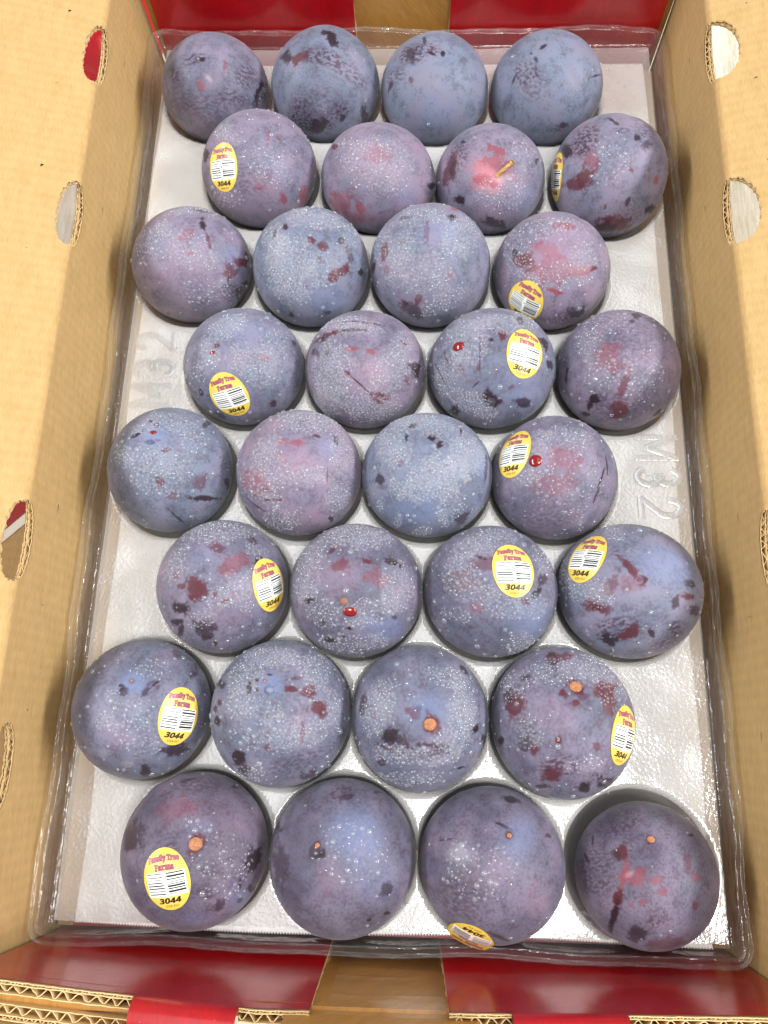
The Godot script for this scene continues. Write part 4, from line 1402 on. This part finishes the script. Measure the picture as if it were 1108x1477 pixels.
		"wet": [["w", -47, -216, 184, 59, -1, 96, 95], ["w", -186, -73, 69, -47, 89, 126, 95], ["w", 36, 114, 180, -56, 29, 97, 100], ["w", 201, -27, 110, 31, -68, 123, 90], ["w", -124, 170, 79, 31, -25, 55, 75], ["w", 132, 255, 77, 39, -38, 95, 55], ["w", 106, 345, 25, -11, 32, 66, 80], ["w", -26, 439, 63, -4, -1, 55, 90], ["w", -187, 377, 30, -5, -21, 66, 80], ["w", -289, 262, 32, -1, -21, 49, 70]],
		"extra": []},
	{"at": Vector2(183.2, 238.2), "size": Vector2(31.1, 31.1), "tone": 55, "bloom": 70, "speck": 70,
		"marks": [["r", -17, 9, 78, 0, -2, 71, 45], ["r", -52, 135, 125, 1, 1, 69, 40], ["p", -85, 77, 157, 8, -2, 138, 35], ["k", 200, 85, 28, -73, 6, 1, 90], ["k", 245, -1, 3, 80, -8, 3, 80], ["k", 181, 173, 17, -59, 6, 1, 85], ["o", 92, -111, 26, -5, -4, 22, 45], ["r", 56, 30, 47, -3, -1, 47, 35], ["s", -83, 299, 200, -7, 4, 119, 35], ["o", 4, -219, 200, -7, -11, 73, 25]],
		"wet": [["w", -114, -104, 62, -34, 27, 71, 85], ["w", -204, 78, 76, 23, -13, 53, 75], ["w", 39, -126, 116, 17, -21, 80, 60], ["w", 29, 134, 176, -5, 8, 148, 12], ["w", 116, 328, 23, 1, 36, 101, 45], ["w", -129, 14, 81, 10, -2, 73, 50]],
		"extra": [["T", Vector3(-0.737, 0.646, -0.197), Vector3(0.215, -0.049, -0.975)], ["J", Vector3(-0.428, 0.903, 0.031), 3.16, 3.40]]},
	{"at": Vector2(22.1, 296.2), "size": Vector2(31.2, 32.1), "tone": 50, "bloom": 66, "speck": 45,
		"marks": [["m", -48, 74, 71, 11, -9, 53, 90], ["d", -153, 160, 51, 13, -22, 35, 85], ["d", -180, 233, 54, -5, -8, 23, 75], ["d", -31, 271, 59, 22, -28, 56, 70], ["m", -132, 57, 28, 1, 1, 16, 60], ["d", 17, 368, 23, 0, -4, 20, 80], ["d", 236, -98, 24, 2, -9, 32, 88], ["m", 84, 121, 27, -11, 4, 10, 80], ["m", 36, 86, 13, 0, 1, 15, 70], ["r", 117, -55, 78, -50, 23, 41, 55], ["m", 28, -130, 41, -2, 5, 30, 50], ["p", 120, 172, 141, -1, 3, 96, 45], ["d", 190, -211, 30, 16, -10, 26, 60], ["u", -46, -84, 85, 2, 11, 62, 35], ["d", -188, 295, 25, 4, -53, 57, 70], ["r", 116, 90, 9, 0, 0, 9, 60], ["m", -165, 10, 25, 2, 3, 28, 40]],
		"wet": [["w", 3, -255, 196, -39, 27, 90, 70], ["w", -195, -60, 74, 29, -25, 105, 55], ["w", 115, 70, 140, -91, 37, 56, 70], ["w", -48, 211, 77, -3, -6, 50, 40], ["w", 220, -161, 66, 4, -12, 51, 60], ["w", 176, 112, 84, -3, 5, 70, 40]],
		"extra": [["T", Vector3(0.833, 0.550, 0.069), Vector3(-0.212, 0.409, -0.888)]]},
	{"at": Vector2(86.3, 296.8), "size": Vector2(31.8, 32.1), "tone": 40, "bloom": 58, "speck": 55,
		"marks": [["m", -52, -54, 42, -25, 15, 25, 75], ["m", 69, -75, 26, 8, -4, 14, 80], ["d", 197, -89, 47, 2, -6, 22, 75], ["d", 239, -79, 16, -4, -1, 19, 70], ["m", -101, -134, 22, -13, 10, 16, 65], ["r", -55, -151, 14, 1, 2, 15, 60], ["p", -61, -9, 125, 3, 5, 100, 60], ["r", 116, -4, 69, -6, 2, 56, 45], ["d", -208, 105, 40, 6, -7, 21, 90], ["d", -8, 239, 34, 2, -2, 16, 92], ["d", -124, 320, 35, 10, -11, 22, 90], ["d", -37, 290, 18, 3, -2, 8, 80], ["d", 144, 176, 25, 0, 3, 32, 50], ["d", 220, 179, 16, -5, 10, 17, 60], ["u", 187, 243, 176, 13, 18, 102, 60], ["o", -217, 212, 107, -10, -22, 84, 40], ["d", -141, 220, 31, -2, -3, 21, 55]],
		"wet": [["w", 3, -243, 200, -7, 8, 105, 95], ["w", -247, 49, 90, 7, -1, 73, 85], ["w", -135, 169, 107, -4, -7, 72, 60], ["w", 232, 30, 101, 2, -21, 133, 75], ["w", 100, 152, 140, -53, 28, 65, 65], ["w", -238, -133, 97, 68, -44, 93, 80], ["w", 6, 348, 200, -5, -3, 78, 40], ["w", 157, 320, 61, 9, 10, 56, 70]],
		"extra": [["J", Vector3(-0.006, 0.882, 0.472), 3.19, 2.60], ["O", Vector3(-0.093, 0.938, 0.333), 2.36, 0.00]]},
	{"at": Vector2(150.7, 296.2), "size": Vector2(31.7, 31.5), "tone": 30, "bloom": 62, "speck": 50,
		"marks": [["m", 139, 100, 27, 12, -10, 17, 92], ["d", 195, 53, 44, -28, 13, 13, 80], ["d", -68, -104, 30, 11, -3, 11, 60], ["m", -174, -1, 93, 8, 0, 76, 35], ["r", -75, 97, 21, 0, 0, 19, 35], ["r", -100, 136, 44, -1, -1, 32, 40], ["o", -205, 111, 175, 2, -7, 104, 20], ["u", 191, 197, 188, 6, 35, 144, 60], ["d", 240, -18, 42, -7, -3, 41, 60], ["m", -56, -70, 71, 2, -1, 52, 35], ["o", -320, -22, 88, 18, 9, 200, 30]],
		"wet": [["w", -47, -208, 166, -32, 8, 97, 75], ["w", -174, -27, 94, 10, 1, 118, 80], ["w", 7, 110, 123, 42, -23, 67, 60], ["w", 177, 117, 92, -3, 9, 76, 45], ["w", 267, -147, 115, 7, -122, 142, 40], ["w", 215, 393, 125, -13, 106, 127, 55], ["w", -209, 165, 83, 25, -20, 39, 50]],
		"extra": [["T", Vector3(0.252, 0.956, -0.150), Vector3(-0.078, -0.127, -0.989)]]},
	{"at": Vector2(216.3, 294.9), "size": Vector2(33.1, 31.9), "tone": 38, "bloom": 78, "speck": 40,
		"marks": [["m", -70, -46, 17, -16, 55, 81, 85], ["m", -150, 29, 33, -56, 22, 16, 45], ["m", -239, 125, 58, 28, -15, 29, 85], ["m", -189, 138, 45, 17, -14, 36, 50], ["m", -71, 253, 48, -40, 17, 30, 85], ["d", -182, 307, 52, 16, -13, 48, 85], ["s", -119, 227, 129, -22, 6, 56, 70], ["d", 203, 11, 47, -6, -2, 25, 55], ["m", 194, 74, 62, -5, 1, 20, 75], ["d", 120, 108, 18, 5, -15, 45, 60], ["d", 272, 141, 57, -1, 15, 33, 55], ["s", 156, 237, 68, 3, 23, 60, 65], ["d", 35, 264, 13, -6, 18, 34, 70], ["s", 144, 340, 71, -26, 57, 69, 50], ["r", -74, 20, 54, 36, -23, 40, 30], ["u", 91, -70, 147, 42, -59, 116, 60], ["k", -10, 8, 11, 0, -1, 16, 70], ["m", -20, -3, 21, 14, -4, 7, 60], ["p", -233, 22, 76, 8, -4, 77, 30]],
		"wet": [["w", -301, 14, 134, 42, -21, 80, 80], ["w", -395, -108, 78, 36, 10, 100, 70], ["w", -114, -275, 42, 54, -22, 72, 50], ["w", -211, 87, 86, 3, -3, 50, 50]],
		"extra": [["T", Vector3(-0.716, 0.592, -0.370), Vector3(0.406, -0.091, -0.909)]]},
	{"at": Vector2(-11.2, 354.5), "size": Vector2(31.5, 31.8), "tone": 16, "bloom": 66, "speck": 45,
		"marks": [["d", 5, -64, 21, 3, 0, 27, 97], ["d", -11, -85, 14, 0, 2, 9, 90], ["s", 126, -82, 30, -33, 25, 25, 75], ["d", 100, -62, 12, 6, -10, 25, 65], ["k", 140, -103, 20, -16, 4, 5, 80], ["d", 102, 341, 34, 7, -7, 53, 80], ["d", 277, 215, 88, 4, 14, 52, 70], ["u", 43, -106, 79, -4, 14, 72, 75], ["p", -1, 129, 117, -3, -2, 70, 45], ["o", -154, -147, 143, -67, 90, 81, 25], ["p", 212, -271, 127, -56, 13, 125, 25], ["d", 257, -322, 77, 17, -11, 46, 30], ["o", -194, -24, 79, 10, 0, 140, 25], ["g", -74, 215, 32, -3, -6, 29, 30], ["g", 27, 278, 38, 0, -5, 31, 35], ["d", 387, -314, 68, -81, -32, 110, 50]],
		"wet": [["w", 106, 38, 140, 34, -12, 64, 42], ["w", -49, 75, 59, 17, -16, 42, 60], ["w", 110, -177, 93, -13, 11, 56, 25], ["w", -37, -35, 38, -23, 23, 28, 40], ["w", 78, 140, 116, 46, -23, 67, 22]],
		"extra": [["T", Vector3(0.751, 0.649, 0.123), Vector3(0.130, 0.033, -0.991)], ["O", Vector3(0.100, 0.936, -0.338), 0.78, 1.00]]},
	{"at": Vector2(53.9, 354.9), "size": Vector2(32.1, 33.0), "tone": 22, "bloom": 66, "speck": 45,
		"marks": [["d", -13, -83, 27, 4, -2, 24, 70], ["g", -7, -81, 20, 0, 2, 15, 80], ["d", -16, -149, 19, 2, 1, 9, 85], ["d", -72, -125, 10, 0, 2, 10, 85], ["d", -62, -81, 9, 0, 1, 9, 80], ["d", -103, -91, 15, 0, 5, 30, 90], ["m", 87, -89, 38, 1, 0, 18, 85], ["m", 175, -79, 44, 19, -17, 32, 85], ["m", 215, -20, 42, 27, -29, 33, 85], ["m", 252, 13, 29, -1, 1, 23, 60], ["m", 149, 92, 14, 1, -1, 55, 80], ["m", -7, 159, 16, -1, 0, 21, 55], ["d", -165, 226, 42, -2, -30, 69, 85], ["d", -159, 307, 38, 17, -47, 61, 75], ["d", -290, 57, 31, -6, 16, 28, 95], ["d", -302, -131, 54, 11, 22, 34, 70], ["d", -311, -5, 31, 3, -5, 25, 70], ["u", -5, -107, 68, -1, 8, 68, 70], ["p", 95, 39, 110, -2, 3, 63, 30], ["s", 140, 241, 175, -53, 21, 59, 45], ["d", 233, 379, 71, 9, 28, 75, 60], ["m", 95, -137, 45, -13, 2, 9, 50], ["d", -278, -35, 25, 1, 5, 18, 60]],
		"wet": [["w", -17, -258, 172, 20, 10, 71, 85], ["w", -151, -148, 90, 48, -38, 98, 85], ["w", -168, -31, 74, 1, 10, 67, 60], ["w", -27, 10, 89, -2, 4, 62, 60], ["w", 54, 102, 107, 27, -18, 73, 80], ["w", 204, 94, 91, 4, 6, 70, 80], ["w", 207, -196, 87, -22, -5, 139, 75], ["w", 315, -1, 55, -3, 7, 113, 65], ["w", -95, 118, 75, -5, -3, 67, 25], ["w", -129, 318, 99, -9, -33, 72, 50]],
		"extra": [["O", Vector3(-0.108, 0.925, -0.364), 0.62, 1.00]]},
	{"at": Vector2(117.7, 355.6), "size": Vector2(31.3, 32.7), "tone": 22, "bloom": 66, "speck": 70,
		"marks": [["d", -139, 89, 39, -2, -1, 39, 92], ["d", -101, 104, 44, -3, -1, 27, 55], ["m", -17, 1, 23, 3, -4, 23, 85], ["m", -43, -17, 30, 0, 0, 17, 60], ["d", -9, -25, 16, 0, 0, 11, 60], ["d", 276, 56, 23, 6, -13, 25, 95], ["d", -194, 223, 38, -3, -9, 26, 70], ["d", -302, -52, 36, 7, -9, 64, 55], ["u", 37, -13, 104, -3, 1, 96, 70], ["s", -18, 139, 176, 9, -4, 46, 80], ["d", 83, 138, 49, 1, 2, 30, 45], ["d", 216, 244, 29, -3, 7, 11, 75], ["d", 242, -249, 32, 28, -22, 23, 65], ["k", -155, 149, 69, 29, -5, 7, 50], ["d", 380, 119, 48, 8, 18, 34, 70], ["o", -124, -165, 81, 7, 6, 55, 30]],
		"wet": [["w", 158, -177, 134, 25, -28, 59, 75], ["w", -210, -34, 88, 27, -54, 132, 75], ["w", 203, -20, 76, -4, -4, 151, 90], ["w", 30, 174, 193, -1, 2, 49, 70], ["w", 150, 94, 94, 2, 5, 69, 55], ["w", -59, 314, 197, -32, -3, 54, 45], ["w", -157, 175, 86, -12, -5, 53, 60]],
		"extra": [["O", Vector3(0.130, 0.985, 0.110), 3.16, 2.00]]},
	{"at": Vector2(182.3, 356.0), "size": Vector2(32.1, 33.6), "tone": 45, "bloom": 64, "speck": 45,
		"marks": [["d", -75, -278, 34, -5, 2, 80, 75], ["m", -38, -306, 81, -7, -4, 40, 60], ["m", -44, -109, 22, -8, 6, 23, 90], ["m", 5, -72, 22, -1, -2, 17, 92], ["m", -271, -68, 65, -9, 25, 74, 80], ["d", -307, -119, 44, 8, 4, 43, 55], ["m", 146, -126, 62, 2, -24, 53, 80], ["m", 165, -81, 52, -12, 1, 56, 80], ["m", 205, -160, 47, -9, -10, 24, 70], ["m", -102, 234, 60, -9, 1, 51, 85], ["s", -68, 197, 101, -29, 12, 61, 75], ["d", 61, 310, 48, 4, 11, 44, 95], ["d", 202, 310, 78, 10, 56, 72, 85], ["g", 216, 316, 50, 11, 42, 50, 35], ["m", -184, 137, 24, 1, -7, 31, 70], ["d", -221, 106, 31, 2, -12, 48, 50], ["d", -372, 107, 35, -6, -5, 27, 80], ["m", -74, 80, 15, -1, 0, 15, 75], ["p", -87, -18, 131, -1, -4, 93, 45], ["m", 89, 100, 22, 0, 1, 17, 45], ["s", -205, 48, 63, -3, -3, 67, 45], ["d", -148, 333, 43, -18, -1, 28, 60], ["o", -261, 219, 79, 23, -53, 83, 35], ["s", 115, -13, 32, 4, -12, 42, 40], ["d", -203, -192, 41, 0, 4, 21, 50], ["m", 45, -95, 34, -13, 4, 14, 40]],
		"wet": [["w", -50, -218, 181, 7, -8, 74, 75], ["w", 161, -257, 149, 18, -78, 108, 70], ["w", -205, 59, 70, 19, -29, 65, 55], ["w", 47, 180, 90, -24, 13, 35, 40], ["w", 234, -139, 92, 5, -80, 90, 50], ["w", -294, -167, 91, 23, 11, 95, 35]],
		"extra": [["T", Vector3(0.733, 0.658, 0.172), Vector3(0.218, -0.000, -0.976)], ["O", Vector3(0.038, 0.908, -0.417), 3.07, 2.00], ["O", Vector3(-0.224, 0.943, 0.247), 0.77, 3.00]]},
	{"at": Vector2(19.6, 414.3), "size": Vector2(31.9, 32.6), "tone": 62, "bloom": 47, "speck": 75,
		"marks": [["d", -258, -81, 104, 13, -20, 79, 65], ["o", -195, -165, 79, -77, 131, 67, 50], ["d", 361, 21, 60, 20, -18, 61, 85], ["d", 376, 192, 39, 23, 13, 42, 85], ["d", 287, 125, 8, 2, 6, 45, 90], ["d", 308, 232, 20, -9, 13, 20, 85], ["s", 120, 138, 43, 21, -6, 20, 75], ["d", 189, 212, 34, 10, 3, 42, 55], ["u", 92, -123, 68, -3, 6, 43, 40], ["p", 182, -175, 154, -15, 11, 124, 40], ["s", -21, -47, 35, -1, 3, 18, 60], ["r", -31, -199, 97, -40, 39, 58, 35], ["d", 64, -80, 22, -1, 1, 10, 50], ["u", 336, 271, 113, 24, 94, 176, 45], ["u", 90, 275, 98, 19, -3, 59, 40], ["o", -190, 143, 105, 1, -82, 128, 45], ["d", 236, -365, 37, -11, -3, 18, 60], ["s", 22, -340, 170, -13, 18, 62, 50], ["d", -30, -361, 38, -18, 8, 14, 50]],
		"wet": [["w", 201, 49, 159, 15, 12, 147, 15], ["w", 69, -122, 68, -2, 7, 43, 20]],
		"extra": [["T", Vector3(-0.112, 0.959, 0.260), Vector3(-0.215, 0.217, -0.952)], ["O", Vector3(0.225, 0.958, -0.175), 3.26, 3.00]]},
	{"at": Vector2(84.8, 415.3), "size": Vector2(31.9, 32.5), "tone": 28, "bloom": 49, "speck": 65,
		"marks": [["d", -67, -44, 30, -4, 4, 20, 96], ["d", -101, -47, 20, -1, 2, 24, 85], ["o", -185, -59, 134, 10, -19, 199, 60], ["d", 222, 94, 38, 6, 4, 39, 75], ["o", 220, 137, 30, 7, 4, 27, 50], ["s", 3, -321, 75, -42, 22, 59, 70], ["d", 26, -296, 30, -2, 1, 20, 50], ["o", 100, -217, 21, -2, 0, 18, 60], ["u", 77, -131, 153, -6, 3, 130, 70], ["p", -29, 35, 66, 7, -16, 101, 60], ["u", 177, 37, 155, 12, 7, 141, 35], ["d", 208, -366, 44, -21, -4, 15, 50], ["d", 150, 236, 16, 1, 3, 11, 80], ["d", 254, 231, 26, 8, 5, 14, 85], ["d", -425, -175, 119, 18, 72, 47, 70], ["o", -213, 137, 103, -54, 38, 99, 45], ["d", -282, 19, 67, -10, 8, 118, 35]],
		"wet": [["w", 56, -68, 158, -3, 5, 132, 12]],
		"extra": [["O", Vector3(-0.259, 0.937, -0.233), 1.19, 3.00]]},
	{"at": Vector2(149.7, 415.9), "size": Vector2(31.3, 31.5), "tone": 48, "bloom": 55, "speck": 85,
		"marks": [["d", 104, -340, 50, -4, -12, 35, 85], ["o", -35, -227, 76, -1, -3, 68, 40], ["d", 24, -187, 39, 17, -3, 5, 80], ["u", 108, -147, 96, 27, -68, 123, 55], ["p", -65, 8, 125, -7, -1, 94, 50], ["g", -160, -66, 88, 9, -8, 44, 45], ["o", -63, -130, 71, -2, -1, 56, 35], ["p", 152, 120, 114, 14, 9, 87, 40], ["d", -241, -122, 47, -7, 2, 5, 40], ["d", 13, 291, 53, 30, -1, 13, 55], ["s", -175, 110, 123, 17, -41, 101, 50], ["o", -311, 13, 81, -14, -1, 128, 40], ["o", -111, 77, 71, -9, -1, 45, 30], ["d", 265, -157, 27, 4, -13, 14, 50]],
		"wet": [["w", -87, -1, 161, -11, -1, 115, 15], ["w", -160, -66, 77, -4, 1, 55, 25]],
		"extra": [["T", Vector3(-0.321, 0.343, 0.883), Vector3(-0.054, -0.948, 0.313)], ["O", Vector3(0.158, 0.885, -0.439), 1.21, 2.00]]},
	{"at": Vector2(216.2, 418.9), "size": Vector2(29.9, 29.4), "tone": 58, "bloom": 55, "speck": 90,
		"marks": [["m", -183, -135, 37, 10, -14, 42, 85], ["d", -203, -122, 27, 0, -2, 33, 45], ["r", -171, -22, 23, 4, -23, 70, 95], ["m", -201, 67, 22, 1, -14, 57, 98], ["r", -112, -26, 46, -28, 25, 47, 75], ["g", -143, -38, 26, -16, 7, 13, 45], ["r", -44, -19, 34, -2, -2, 29, 60], ["r", -7, 29, 30, -1, -1, 22, 55], ["r", 145, -33, 20, 6, -14, 21, 70], ["m", 115, -90, 29, 0, -9, 39, 45], ["m", 134, 89, 21, 5, -3, 22, 65], ["d", -226, 170, 19, -2, -19, 85, 90], ["d", -248, 267, 20, -14, -6, 67, 85], ["d", -122, 256, 56, -20, 3, 61, 70], ["d", -329, -199, 12, 2, -1, 57, 60], ["d", -371, -98, 10, -3, 26, 35, 70], ["s", -42, 145, 43, -47, 24, 28, 70], ["s", -317, -31, 138, -17, -6, 137, 65], ["s", -186, -293, 162, -47, 21, 94, 65], ["r", -147, 95, 17, -3, 0, 15, 60], ["r", -95, 75, 14, -2, 0, 12, 60], ["m", 28, 294, 103, -32, 27, 76, 45], ["d", 184, -222, 21, -3, -8, 13, 70], ["o", -288, -295, 99, -37, 72, 134, 40], ["s", -61, -132, 60, -2, -5, 36, 50]],
		"wet": [],
		"extra": [["O", Vector3(-0.100, 0.824, -0.558), 1.81, 2.00]]},
]
